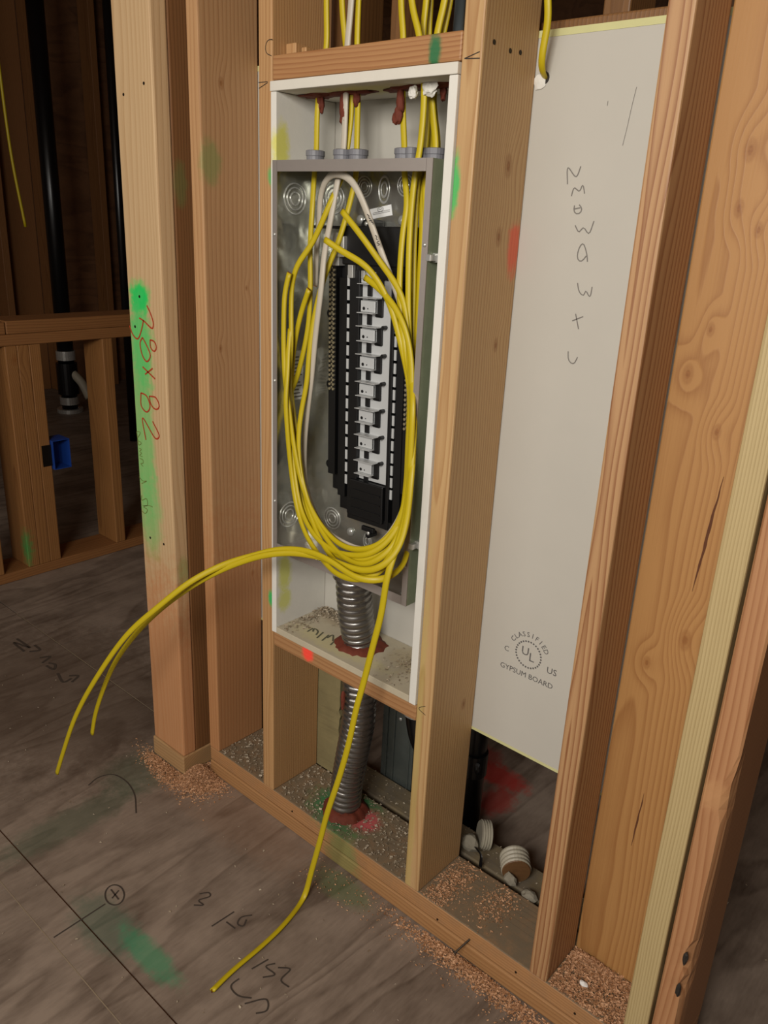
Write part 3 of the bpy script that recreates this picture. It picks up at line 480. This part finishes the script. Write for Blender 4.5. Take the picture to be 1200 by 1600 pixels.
lin_t = tag(box('gypsum_liner', (.0365, -.006, LT - .0155), (.4325, .1395, LT), M['gyp_top'], None, .0012), 'white gypsum strip lining the top of the panel recess', 'gypsum board')
lin_b = tag(box('gypsum_liner', (.0510, -.004, LB), (.4165, .1395, .5133), M['gyp_shelf'], None, .0012), 'dusty gypsum shelf at the bottom of the panel recess', 'gypsum board')
mark('printed_lettering', 'shelf_print', M['ink_shelf'], (0, 0, 1), .0036, lin_b, .0003)
# red fire sealant
def seal(parent, *bl):
    v, f = merge(*[blob(*b) for b in bl]); mesh_obj('fire_sealant', v, f, M['seal'], parent, smooth=True)
seal(lin_t, ((.088, .06, 1.5285), (.036, .022, .004), 1, .5), ((.093, .06, 1.517), (.007, .006, .014), 2, .5))
seal(lin_t, ((.160, .062, 1.5285), (.055, .018, .004), 3, .5), ((.156, .052, 1.508), (.007, .006, .03), 4, .5), ((.160, .05, 1.490), (.007, .005, .016), 5, .5), ((.183, .055, 1.520), (.006, .006, .014), 15, .5))
seal(lin_t, ((.280, .06, 1.5285), (.040, .020, .004), 6, .5), ((.279, .053, 1.508), (.007, .006, .022), 7, .5), ((.276, .051, 1.488), (.008, .005, .014), 8, .5))
seal(lin_t, ((.345, .06, 1.5285), (.040, .022, .004), 9, .5), ((.357, .062, 1.518), (.005, .005, .012), 10, .5))
v, f = merge(blob((.352, .035, 1.521), (.014, .005, .010), 11, .4), blob((.320, .035, 1.517), (.008, .006, .010), 12, .4)); mesh_obj('paper_tear', v, f, M['gyp_cut'], lin_t)

# ================================================================ electrical panel
PX0, PX1, PY0, PY1, PZ0, PZ1 = .052, .404, -.012, .083, .694, 1.421
pan = empty('breaker_box', (.228, .0355, PZ0), 'open galvanised breaker panel box with black bus interior', 'breaker box')
bkp = box('back_plate', (PX0, .0815, PZ0), (PX1, .083, PZ1), M['galv'], pan)
spl = box('side_plate', (PX0, PY0, PZ0), (PX0 + .0015, .0815, PZ1), M['galv'], pan)
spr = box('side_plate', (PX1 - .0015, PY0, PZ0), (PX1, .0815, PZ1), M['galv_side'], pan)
tpp = box('top_plate', (PX0 + .0015, PY0, PZ1 - .0015), (PX1 - .0015, .0815, PZ1), M['galv'], pan)
bpp = box('bottom_plate_steel', (PX0 + .0015, PY0, PZ0), (PX1 - .0015, .0815, PZ0 + .0015), M['flange'], pan)
FLG = []
FLG.append(box('flange', (PX0 - .0005, PY0 - .0015, PZ0), (PX0 + .011, PY0, PZ1), M['flange'], pan))
FLG.append(box('flange', (PX1 - .011, PY0 - .0015, PZ0), (PX1 + .0005, PY0, PZ1), M['flange'], pan))
FLG.append(box('flange', (PX0 + .0115, PY0 - .0015, PZ1 - .018), (PX1 - .0115, PY0, PZ1), M['flange'], pan))
FLG.append(box('flange', (PX0 + .0115, PY0 - .0015, PZ0), (PX1 - .0115, PY0, PZ0 + .017), M['flange'], pan))
def ringgeo(c, axis, r, t=.0016, n=28, sq=1.0):
    c = Vector(c); ax = Vector(axis); u = ax.orthogonal().normalized(); w_ = ax.cross(u)
    if abs(ax.y) > .9: u, w_ = Vector((1, 0, 0)), Vector((0, 0, 1))
    if abs(ax.x) > .9: u, w_ = Vector((0, 1, 0)), Vector((0, 0, 1))
    V = []; F = []; m_ = 6
    for i in range(n):
        a = 2 * math.pi * i / n; d = u * math.cos(a) + w_ * (math.sin(a) * sq)
        for k in range(m_):
            b = 2 * math.pi * k / m_; V.append(tuple(c + d * (r + t * math.cos(b)) + ax * (t * .7 * math.sin(b))))
    for i in range(n):
        for k in range(m_): F.append((i*m_+k, ((i+1) % n)*m_+k, ((i+1) % n)*m_+(k+1) % m_, i*m_+(k+1) % m_))
    return V, F
def knockout(c, axis, r, parent, rings=(1.0, .72, .42), sq=1.0):
    a = Vector(axis)
    v, f = merge(*[ringgeo(c, axis, r * k, .0016, sq=sq) for k in rings]); mesh_obj('knockout', v, f, M['steel'], parent, smooth=True)
for c, r in (((.182, .081, 1.385), .017), ((.275, .081, 1.388), .017), ((.108, .081, 1.364), .026), ((.125, .081, .759), .022)): knockout(c, (0, -1, 0), r, bkp)
knockout((.228, .081, 1.381), (0, -1, 0), .012, bkp, (1.0, .55), 1.75)
knockout((.223, .081, .738), (0, -1, 0), .010, bkp, (1.0, .5), 1.6)
for c in ((.0542, .038, 1.361), (.0542, .029, .760)): knockout(c, (1, 0, 0), .026, spl)
for c in ((.4042, .045, 1.345), (.4042, .04, .745)): knockout(c, (1, 0, 0), .022, spr, (1.0, .7))
v, f = ringgeo((.375, .03, PZ0 + .002), (0, 0, 1), .014); mesh_obj('knockout', v, f, M['steel'], bpp, smooth=True)
def dome(p, n, r, parent, name='screw', mat=None):
    N = Vector(n); v, f = revolve(p, N, [(0, r), (r * .35, r * .92), (r * .6, r * .6), (r * .7, .0001)], 14); return mesh_obj(name, v, f, mat or M['steel'], parent, smooth=True)
for z in (1.30, 1.04, .80): dome((.0575, PY0 - .0015, z), (0, -1, 0), .0035, FLG[0])
for z in (1.30, 1.00, .77): dome((.3985, PY0 - .0015, z), (0, -1, 0), .0035, FLG[1])
for p in ((.177, .081, 1.331), (.273, .081, 1.333), (.178, .081, .745)): dome(p, (0, -1, 0), .009, bkp, 'mount_boss')
for z in (1.283, .81):
    v, f = merge(boxg((.404, .0, z - .008), (.4165, .02, z + .006), .001), boxg((.402, -.0145, z - .006), (.412, .004, z + .004), .001)); mesh_obj('mounting_clip', v, f, M['steel'], pan)
# maker's sticker on the back, and the rating label on the left side
stk = mesh_obj('sticker', [(.197, .0810, 1.349), (.202, .0810, 1.333), (.249, .0810, 1.341), (.245, .0810, 1.358), (.197, .0815, 1.349), (.202, .0815, 1.333), (.249, .0815, 1.341), (.245, .0815, 1.358)],
    [(0, 1, 2, 3), (7, 6, 5, 4), (0, 4, 5, 1), (1, 5, 6, 2), (2, 6, 7, 3), (3, 7, 4, 0)], M['label_white'], bkp)
u = Vector((.0475, 0, .0085)).normalized(); w2 = Vector((-u.z, 0, u.x))
e0 = Vector((.2215, .0808, 1.3495)); ell = [tuple(e0 + u * (.007 * math.cos(a)) + w2 * (.0035 * math.sin(a))) for a in [i * math.pi / 8 for i in range(17)]]
lines = [ell, [tuple(e0 + u * -.004), tuple(e0 + u * -.002 + w2 * .0015), tuple(e0 + u * 0 - w2 * .001), tuple(e0 + u * .002 + w2 * .001), tuple(e0 + u * .005)]]
lines += [[tuple(Vector((.204, .0808, 1.3425)) + w2 * -k * .0025), tuple(Vector((.243, .0808, 1.3495)) + w2 * -k * .0025)] for k in range(2)]
v, f = ribbon(lines, (0, -1, 0), .0007, 0); mesh_obj('sticker_print', v, f, M['ink_dark'], bkp)
rl = box('rating_label', (.0535, .035, .995), (.0541, .062, 1.09), M['label_white'], spl)
v, f = merge(*[boxg((.0541, .038, 1.0 + k * .007), (.0543, .059 - (k % 3) * .004, 1.0025 + k * .007)) for k in range(12)]); mesh_obj('label_print', v, f, M['ink_grey'], spl)
# connectors on top
CONN = [(.092, .05), (.163, .046), (.195, .05), (.296, .05), (.318, .04), (.333, .052), (.352, .058)]
for i, (x, y) in enumerate(CONN):
    r = .0155 if i not in (4, 5) else .009
    prof = [(0, r), (.010, r), (.011, r * 1.08), (.019, r * 1.08), (.020, r * .9), (.016, r * .72), (.004, r * .70)]
    v, f = revolve((x, y, PZ1), (0, 0, 1), prof, 20); mesh_obj('cable_connector', v, f, M['connector'], pan)

# bus interior, hung a touch out of plumb
bus = bpy.data.objects.new('bus_interior', bpy.data.meshes.new('bus_interior')); COL.objects.link(bus)
BX, BZ = .243, 1.05
def L(x, y, z): return (x - BX, y, z - BZ)
def LB_(x0, y0, z0, x1, y1, z1, c=0.0): return boxg(L(x0, y0, z0), L(x1, y1, z1), c)
base = merge(LB_(.137, .062, .835, .349, .0805, 1.262, .002), LB_(.158, .062, .80, .349, .0805, .835, .001),
    LB_(.163, .050, .83, .182, .062, 1.235), LB_(.190, .048, .80, .2135, .062, 1.25, .001), LB_(.287, .048, .79, .295, .062, 1.25, .001), LB_(.302, .052, .80, .318, .062, 1.235),
    LB_(.172, .046, 1.258, .330, .0805, 1.322, .002), LB_(.098, .048, 1.3165, .20, .062, 1.3215), LB_(.176, .050, 1.236, .33, .0805, 1.262),
    LB_(.200, .044, .800, .284, .062, .872, .002), LB_(.190, .05, .79, .31, .0805, .806),
    cyl(L(.224, .05, 1.322), L(.224, .0805, 1.322), .011), LB_(.224, .05, 1.315, .240, .0805, 1.331, .003),
    *[cyl(L(.134, .055, z), L(.134, .08, z), .008) for z in (1.17, 1.04, .885)], LB_(.232, .045, .776, .262, .052, .785, .001), cyl(L(.254, .04, .772), L(.254, .06, .772), .006),
    *[LB_(.206, .045, .815 + k * .018, .278, .0425, .818 + k * .018) for k in range(3)])
me = bus.data; me.from_pydata(base[0], [], base[1]); me.update(); me.materials.append(M['black_pl'])
bus.parent = pan; bus.location = Vector((BX, 0, BZ)) - wloc(pan); bus.rotation_euler = (0, math.radians(-1.3), 0)
def sub(name, geo, mat, smooth=False): return mesh_obj(name, geo[0], geo[1], mat, bus, local=True, smooth=smooth)
sub('bus_plate', LB_(.2145, .0555, .874, .286, .0600, 1.268), M['bus'])
sub('bus_lug', merge(LB_(.168, .038, 1.27, .184, .05, 1.305, .002), LB_(.150, .044, 1.255, .166, .062, 1.31, .001)), M['steel'])
sub('bus_lug', merge(LB_(.190, .042, 1.236, .202, .05, 1.258, .001), LB_(.222, .042, 1.236, .230, .05, 1.25, .001)), M['steel'])
dome(L(.224, .05, 1.322), (0, -1, 0), .004, bus).location = L(.224, .05, 1.322)
dome(L(.254, .04, .772), (0, -1, 0), .004, bus).location = L(.254, .04, .772)
proto = {}
def copy_sub(key, name, geo_fn, mat, dz):
    if key not in proto: proto[key] = sub(name, geo_fn(), mat); return proto[key]
    o = proto[key].copy(); COL.objects.link(o); o.parent = bus; o.location = Vector(proto[key].location) + Vector((0, 0, dz)); return o
Z0 = 1.2545; PIT = .0487
for k in range(8):
    dz = -PIT * k
    if k:
        copy_sub('ledge', 'bus_ledge', lambda: LB_(.2165, .036, Z0 - PIT - .0012, .2645, .0555, Z0 - PIT, .0005), M['bus'], -PIT * (k - 1))
        copy_sub('peg', 'plastic_peg', lambda: merge(cyl(L(.2715, .046, Z0 - PIT), L(.2715, .056, Z0 - PIT), .0036, n=12), LB_(.2645, .052, Z0 - PIT - .002, .2715, .0555, Z0 - PIT + .001)), M['black_pl'], -PIT * (k - 1))
    copy_sub('tab', 'bus_tab', lambda: LB_(.2160, .049, Z0 - .0255, .2505, .0515, Z0 - .006, .001), M['bus'], dz)
    copy_sub('small', 'bus_ledge', lambda: LB_(.2165, .038, Z0 - .0270, .2540, .0555, Z0 - .0258, .0004), M['bus'], dz)
    copy_sub('hole', 'tab_hole', lambda: merge(cyl(L(.2240, .0495, Z0 - .0195), L(.2240, .0486, Z0 - .0195), .0030, n=12), cyl(L(.2335, .0495, Z0 - .0195), L(.2335, .0486, Z0 - .0195), .0013, n=8)), M['black_pl'], dz)
    copy_sub('chan', 'plastic_channel', lambda: merge(LB_(.2525, .052, Z0 - .032, .2650, .0555, Z0 - .0015, .001), LB_(.2285, .053, Z0 - .0045, .2650, .0555, Z0 - .0015, .001), LB_(.2470, .052, Z0 - .0330, .2640, .0555, Z0 - .0272, .002), LB_(.2275, .053, Z0 - .0475, .2385, .0555, Z0 - .0272, .0008)), M['black_pl'], dz)
for k in range(16): copy_sub('dashl', 'terminal_strip', lambda: LB_(.1835, .0485, 1.222, .1890, .0505, 1.240), M['bus'], -.0243 * k)
for k in range(14): copy_sub('dashr', 'terminal_strip', lambda: LB_(.2955, .0505, 1.150, .3005, .0525, 1.168), M['bus'], -.0230 * k)
def nbar(x, z0, z1): return sub('neutral_bar', merge(LB_(x, .046, z0, x + .018, .062, z1)), M['black_pl'])
nbar(.1405, .87, 1.262); nbar(.325, .87, 1.262)
def nscrews(x, z0, z1):
    P = []; z = z0
    while z < z1:
        for dx in (.0045, .0135): P.append(cyl(L(x + dx, .0435, z), L(x + dx, .047, z), .0025, n=8))
        P.append(LB_(x + .0075, .0445, z + .002, x + .0105, .047, z + .005)); z += .0085
    return sub('terminal_screws', merge(*P), M['brass'])
nscrews(.1405, 1.035, 1.255); nscrews(.325, .99, 1.15)

# ================================================================ flexible conduit
def flex(path, R, pitch, amp, n=26):
    P = spline(path, pitch / 7); s = [0.0]
    for i in range(1, len(P)): s.append(s[-1] + (P[i] - P[i-1]).length)
    return tube(P, R, R, n, Vector((0, -1, 0)), lambda i: 1 + amp * (abs(math.cos(math.pi * s[i] / pitch)) ** .7 - .6))
v, f = flex([(.219, .048, .693), (.219, .05, .655), (.219, .060, .583), (.221, .073, .515), (.223, .075, .43), (.227, .073, .34), (.212, .072, .234), (.199, .072, .142), (.197, .072, .082)], .0345, .0145, .11)
fc = tag(mesh_obj('flexible_conduit', v, f, M['conduit'], smooth=True), 'ribbed flexible metal conduit running from panel bottom to floor plate', 'conduit')
v, f = revolve((.219, .047, .672), (0, 0, 1), [(0, .040), (.012, .040), (.013, .043), (.0205, .043)], 28); mesh_obj('conduit_collar', v, f, M['conduit'], fc)
def collar(cx, cy, z, r0, r1, seed, h):
    V = []; F = []; n = 40; rings = [(r0 * .9, h), (r0 * 1.05, h * 1.15), ((r0 + r1) / 2, h * .8), (r1, .0)]
    for r, hh in rings:
        for i in range(n):
            a = 2 * math.pi * i / n; q = Vector((math.cos(a) * 2, math.sin(a) * 2, seed + r * 30)); k = 1 + .16 * noise.noise(q * 1.5) + .08 * noise.noise(q * 4)
            V.append((cx + r * k * math.cos(a), cy + r * k * math.sin(a), z + hh * (1 + .5 * noise.noise(q * 3)) if hh else z))
    for j in range(len(rings) - 1):
        for i in range(n): F.append((j*n+i, (j+1)*n+i, (j+1)*n+(i+1) % n, j*n+(i+1) % n))
    return V, F
v, f = collar(.222, .073, .5134, .035, .053, 2, .008); mesh_obj('fire_sealant', v, f, M['seal'], lin_b, smooth=True)
v, f = collar(.198, .072, .0812, .035, .052, 5, .014); mesh_obj('fire_sealant', v, f, M['seal'], upp, smooth=True)
v, f = merge(blob((.219, .030, .395), (.004, .004, .022), 3, .6, 2)); mesh_obj('sealant_drip', v, f, M['seal'], fc)

# ================================================================ cables
CL = {'A': 'yellow cable from the leftmost connector, cut end hooked over the upper bus',
 'B': 'yellow cable bowed out at the panel left side, free end near the sticker',
 'K3': 'yellow cable beside the white one, short end over the first bus tabs',
 'W': 'white flat cable looped over the panel top, numbers written on it',
 'J': 'yellow cable left of the right-hand bundle, ending at far left',
 'K5': 'yellow cable of the right bundle with cut end among the left runs',
 'K6': 'yellow cable making the lowest wide loop inside the box front',
 'K7': 'long yellow cable hanging from the panel down onto the floor',
 'K8': 'longer of two yellow cables drooping out to the left',
 'K9': 'shorter of two yellow cables drooping out to the left',
 'G': 'yellow cable entering the hole at the top of the gypsum sheet'}
CAB = {}
for k, pts in CABLES.items():
    P = [Vector(p) for p in pts]
    if k != 'G': P = [Vector((P[0].x, P[0].y + .0, TOP - .02)), Vector((P[0].x, P[0].y, 2.1))] + P
    else: P = [Vector((.49, .1, TOP - .02))] + P
    path = smooth_path(spline(P, .007), 5)
    wv = {'W': .0062, 'K7': .0066, 'K8': .0061, 'K9': .0061}.get(k, .0057); th = .0034
    v, f = tube(path, wv, th, 12)
    o = mesh_obj('electrical_cable', v, f, M['white_cable'] if k == 'W' else M['yellow_cable'], smooth=True)
    tag(o, CL[k], 'cable', 'cables of the open breaker panel'); CAB[k] = o
    if k != 'G':
        t = (path[-1] - path[-3]).normalized(); e = path[-1]; sd = t.cross(Vector((0, -1, 0))).normalized()
        g = [cyl(e + sd * d, e + sd * d + t * .0015, .0010, n=8) for d in (-.003, 0, .003)]
        v, f = merge(*g); mesh_obj('conductor_end', v, f, M['copper'], o)
mark('marker_numbers', 'cable_num', M['ink_dark'], (0, -1, 0), .0014, CAB['W'], .0)

# ================================================================ behind the near wall
tag(box('rear_plate', (-.45, .165, .0045), (.95, .238, .066), M['rear_plate'], None, .003), 'dusty second floor plate behind the narrow gap', 'plate')
for x0, x1, y0, lab in ((-.005, .055, .17, 'brown rear stud seen above the header, behind the white cable'), (.120, .150, .20, 'narrow rear stud above the header block, mid bay'), (.315, .345, .17, 'rear stud above the header beside the right stud'), (.50, .545, .26, 'rear stud seen dimly above the gypsum sheet')):
    tag(box('rear_stud', (x0, y0, 1.62), (x1, y0 + .085, TOP), M['rear_wood'], None, .003), lab, 'stud')
tag(box('rear_block', (-.45, .16, 1.57), (.90, .345, 1.6195), M['rear_wood'], None, .003), 'rear crosspiece under the short rear studs', 'block')
v, f = cyl((.332, .12, 1.585), (.345, .13, TOP), .0085, n=16)
tag(mesh_obj('grey_tube', v, f, plain('blue_grey_pvc', '5d686c', .5, var=.05), smooth=True), 'blue-grey plastic tube among the cables above the header', 'pipe')
# torn board, duct and drain pipes in the lower bay
def torn():
    V = []; F = []; n = 24
    for i in range(n + 1):
        z = .0815 + i * (.37 - .0815) / n; e = .106 + .004 * noise.noise(Vector((i * .9, 2, 0))) + .003 * noise.noise(Vector((i * 2.7, 5, 0)))
        V += [(.030, .1405, z), (e, .1405 + .004 * noise.noise(Vector((i * .4, 0, 3))), z), (e - .001, .152, z), (.030, .152, z)]
    for i in range(n):
        for k in range(4): j = (k + 1) % 4; F.append((4*i+k, 4*i+j, 4*i+4+j, 4*i+4+k))
    F += [(3, 2, 1, 0), (4*n, 4*n+1, 4*n+2, 4*n+3)]; return V, F
v, f = torn(); tag(mesh_obj('board_scrap', v, f, M['kraft']), 'torn dirty board scrap in the bay under the recess', 'board')
du = empty('metal_duct', (.20, .29, .0045), 'dark galvanised duct standing behind the conduit', 'duct')
box('duct_body', (.150, .245, .0045), (.246, .34, .62), M['dark_galv'], du, .002)
for x in (.163, .185, .232): box('duct_seam', (x, .242, .0045), (x + .006, .245, .62), M['dark_galv'], du, .0008)
dome((.205, .2445, .24), (0, -1, 0), .005, du)
box('duct_leg', (.262, .25, .0045), (.286, .28, .62), M['dark_galv'], du, .002)
dp = empty('drain_pipe', (.285, .215, .20), 'black plastic drain elbow with barcode label under the recess', 'pipe')
v, f = tube(spline([(.268, .22, .62), (.268, .22, .35), (.270, .22, .29), (.283, .222, .24), (.305, .224, .21), (.332, .226, .195), (.345, .227, .192)], .01), .026, n=20, thin=Vector((0, -1, 0))); mesh_obj('pipe_body', v, f, M['abs'], dp, smooth=True)
v, f = cyl((.268, .22, .30), (.268, .22, .345), .031, n=24); mesh_obj('coupling', v, f, M['steel'], dp, smooth=False)
lb = box('barcode_label', (.258, .1880, .309), (.280, .1890, .327), M['label_white'], dp)
v, f = merge(*[boxg((.2595 + k * .0018, .1876, .311), (.2602 + k * .0018 + (k % 3) * .0003, .1880, .321)) for k in range(11)]); mesh_obj('barcode_bars', v, f, M['ink_dark'], dp)
bp = empty('vent_pipe', (.402, .265, .0045), 'black vertical pipe behind the stud right of the recess', 'pipe')
v, f = cyl((.402, .265, .0045), (.402, .265, .62), .026, n=24); mesh_obj('pipe_body', v, f, M['abs'], bp, smooth=True)
v, f = merge(cyl((.402, .265, .19), (.402, .265, .245), .030, n=24), blob((.425, .245, .22), (.008, .006, .014), 3, .4, 2)); mesh_obj('coupling', v, f, M['abs'], bp)
def plug(p, ax, r, ln, label, end='end_wood'):
    e = empty('ribbed_plug', (p[0], p[1], .066), label, 'plug')
    prof = []
    for i in range(13): d = ln * i / 12; prof.append((d, r * (1.0 if i % 3 else .90)))
    v, f = revolve(p, ax, prof, 28); mesh_obj('plug_body', v, f, M['pvc'], e)
    q = Vector(p) + Vector(ax).normalized() * ln; v, f = revolve(q, ax, [(0, r * .95), (.002, r * .9), (.0025, r * .3), (.002, .0005)], 28); mesh_obj('plug_end', v, f, M[end], e)
plug((.560, .205, .098), (.62, -.76, -.05), .031, .042, 'ribbed white plug with brown end lying behind the plate')
plug((.490, .218, .098), (-.70, -.68, .12), .031, .022, 'pale ribbed disc leaning beside the black vertical pipe', 'grit')
for k, (p, r, mat, lab) in enumerate((((.470, .175, .092), (.022, .016, .020), M['grit'], 'rounded grey lump beside the pale ribbed disc'), ((.585, .155, .085), (.016, .008, .014), M['grit'], 'small white chunk under the ribbed plug'), ((.632, .152, .078), (.018, .010, .012), M['grit'], 'grey flattened chunk in the gap behind the plate'))):
    v, f = blob(p, r, 20 + k, .35, 2); tag(mesh_obj('rubble_lump', v, f, mat), lab, 'rubble')
v, f = tube(spline([(.485, .18, .077), (.49, .165, .098), (.51, .155, .10), (.515, .15, .075)], .005), .004, .0015, 8); tag(mesh_obj('pipe_strap', v, f, M['abs']), 'thin black strap end by the pale ribbed disc', 'strap')

# ================================================================ dim room on the left
pw = empty('pony_wall', (-1.67, .5, .0045), 'low framed half wall in the dim room at left', 'half wall')
box('bottom_plate_timber', (-1.74, -.60, .0045), (-1.6, 1.6, .042), M['pony_h'], pw, .003)
box('top_plate_timber', (-1.74, -.60, .868), (-1.6, 1.6, .907), M['pony_h'], pw, .003)
box('top_plate_timber', (-1.74, .232, .9075), (-1.6, 1.6, .952), M['pony_h'], pw, .003)
box('top_plate_timber', (-1.74, -.60, .9075), (-1.6, .229, .949), M['pony_h'], pw, .003)
for y in (-.25, .085, .2195, .2618, .304, .585, .99, 1.39): box('stud', (-1.74, y, .0425), (-1.6, y + .042, .8675), M['pony'], pw, .003)
bb = empty('outlet_box', (-1.63, .385, .40), 'blue plastic outlet box nailed to the half wall stud', 'outlet box')
g = merge(boxg((-1.66, .3485, .405), (-1.585, .3505, .515)), boxg((-1.66, .412, .405), (-1.585, .414, .515)), boxg((-1.66, .3505, .405), (-1.585, .412, .4075)), boxg((-1.66, .3505, .5125), (-1.585, .412, .515)), boxg((-1.662, .3485, .405), (-1.66, .414, .515)))
mesh_obj('box_shell', g[0], g[1], M['blue'], bb); box('bracket', (-1.5995, .312, .42), (-1.5985, .348, .50), M['nail'], bb)
# far stack, clean-out and studs
st = empty('soil_stack', (-3.96, 1.66, .0045), 'tall black drain stack with steel bands in the dim room', 'pipe')
def pc(name, z0, z1, r, mat):
    v, f = cyl((-3.96, 1.66, z0), (-3.96, 1.66, z1), r, n=24); mesh_obj(name, v, f, mat, st, smooth=False)
v, f = cyl((-3.96, 1.66, .0045), (-3.96, 1.66, 2.74), .052, n=28); mesh_obj('pipe_body', v, f, M['abs'], st, smooth=True)
pc('steel_band', .36, .42, .062, M['steel']); pc('steel_band', .06, .11, .062, M['steel']); pc('base_flange', .0045, .03, .085, M['steel']); pc('hub', .13, .34, .068, M['abs'])
v, f = tube(spline([(-3.95, 1.66, .30), (-3.86, 1.70, .22), (-3.80, 1.72, .12)], .01), .028, n=16); mesh_obj('cleanout_arm', v, f, M['pvc'], st, smooth=True)
v, f = cyl((-3.05, 1.575, .0045), (-3.05, 1.575, 2.74), .022, n=20); tag(mesh_obj('thin_pipe', v, f, M['abs'], smooth=True), 'thin black pipe seen just left of the corner post', 'pipe')
for x, y, lab in ((-4.6, 2.37, 'dim stud between the drain stack and the thin pipe'), (-4.6, 1.60, 'dim stud at the far left behind the half wall'), (-4.6, 1.93, 'narrow stud edge just left of the drain stack'), (-4.6, 2.78, 'dim far stud hidden partly by the corner post')):
    wd = .02 if y == 1.93 else .05
    tag(box('far_stud', (x - .14, y, .0045), (x, y + wd, 2.74), M['far_wood'], None, .003), lab, 'stud')
tag(box('plywood_strip', (-4.749, 1.66, .0045), (-4.742, 1.925, 2.74), M['far_wood'], None), 'dark plywood strip between far studs at left edge', 'board')
v, f = tube(spline([(-3.0, .96, 2.72), (-3.0, .955, 2.3), (-3.0, .96, 1.95), (-3.0, .975, 1.55), (-3.0, 1.01, 1.22)], .03), .007, n=8); tag(mesh_obj('far_cable', v, f, M['yellow_cable'], smooth=True), 'yellow cable hanging in the dim room at left edge', 'cable')

# ================================================================ sawdust
def stuff(name, geo, mat, label): return tag(mesh_obj(name, geo[0], geo[1], mat), label, 'sawdust', kind='stuff')
def gauss_pt(cx, cy, sx, sy, z, h, ang=0.0, keep=None):
    ca, sa = math.cos(ang), math.sin(ang)
    def fn():
        while True:
            a, b = random.gauss(0, 1), random.gauss(0, 1); x = cx + a * sx * ca - b * sy * sa; y = cy + a * sx * sa + b * sy * ca
            if keep and not keep(x, y): continue
            return (x, y, z + random.random() * h * math.exp(-(a * a + b * b) * .9) + .0006)
    return fn
free = lambda x, y: not (-.37 < x < -.234 and -.058 < y < .14) and not (x > -.204 and y > -.002)
stuff('sawdust_pile', merge(flakes(9000, gauss_pt(-.205, -.030, .034, .026, .004, .030, 0, free), .0008, .0028), flakes(2600, gauss_pt(-.29, -.078, .05, .014, .004, .010, -.1, free), .0008, .0028)), M['chips'], 'heap of orange sawdust at the foot of the corner post')
def rect_pt(x0, x1, y0, y1, z, h=.003, keep=None):
    def fn():
        while True:
            x, y = random.uniform(x0, x1), random.uniform(y0, y1)
            if keep and not keep(x, y): continue
            return (x, y, z + random.random() * h + .0006)
    return fn
stuff('sawdust_pile', merge(flakes(3200, gauss_pt(.62, -.018, .085, .012, .004, .012, 0, lambda x, y: y < -.003), .0008, .003), flakes(500, rect_pt(.2, .9, -.08, -.004, .004), .0006, .0022)), M['chips'], 'line of sawdust on the floor in front of the floor plate')
stuff('sawdust_pile', merge(flakes(3600, rect_pt(.763, .90, .002, .103, .081, .006), .0008, .003), flakes(2600, gauss_pt(.80, .09, .04, .012, .081, .014, 0, lambda x, y: .763 < x < .9 and y < .103), .0008, .003)), M['chips'], 'sawdust on the plate in front of the knotty board')
stuff('sawdust_pile', merge(flakes(1100, gauss_pt(.50, .06, .018, .05, .081, .004, 0, lambda x, y: .47 < x < .72 and 0.002 < y < .138), .0008, .0026), flakes(500, gauss_pt(.60, .09, .02, .04, .081, .003, 0, lambda x, y: .47 < x < .72 and 0.002 < y < .138), .0008, .0026)), M['chips'], 'scattered chips on the plate right of the recess stud')
stuff('sawdust_pile', flakes(850, rect_pt(.04, .43, .004, .137, .081, .004, lambda x, y: (x - .198) ** 2 + (y - .072) ** 2 > .0026), .001, .0035), M['dust'], 'grey dust and chips on the plate under the recess')
stuff('sawdust_pile', flakes(380, rect_pt(-.163, -.003, .004, .137, .081, .005), .001, .004), M['dust'], 'grey dust on the plate left of the recess stud')
stuff('sawdust_pile', merge(flakes(420, gauss_pt(.10, .125, .045, .012, .5134, .010, .0, lambda x, y: .052 < x < .2 and y < .138), .0015, .004), flakes(160, gauss_pt(.075, .06, .012, .04, .5134, .006, .0, lambda x, y: .052 < x < .2 and 0 < y < .138), .0015, .004), flakes(260, gauss_pt(.36, .09, .03, .04, .5134, .004, .0, lambda x, y: .28 < x < .415 and 0 < y < .138), .001, .0035)), M['dust'], 'chips and dust on the white shelf of the recess')
stuff('sawdust_pile', flakes(500, rect_pt(-.45, .9, .166, .236, .066, .003), .001, .003), M['dust'], 'dust on the rear plate behind the gap')
stuff('sawdust_pile', merge(flakes(260, rect_pt(-1.2, .9, -.7, -.06, .004, .001, free), .0008, .0028), flakes(70, rect_pt(.9, 1.6, .25, 1.5, .004, .001), .001, .004)), M['dust'], 'loose chips scattered over the plywood floor')
for p, lab in (((.812, .04, .0885), 'small white chip in the sawdust by the knotty board'),):
    v, f = blob(p, (.008, .006, .004), 2, .3, 2); tag(mesh_obj('gypsum_crumb', v, f, M['label_white']), lab, 'crumb')
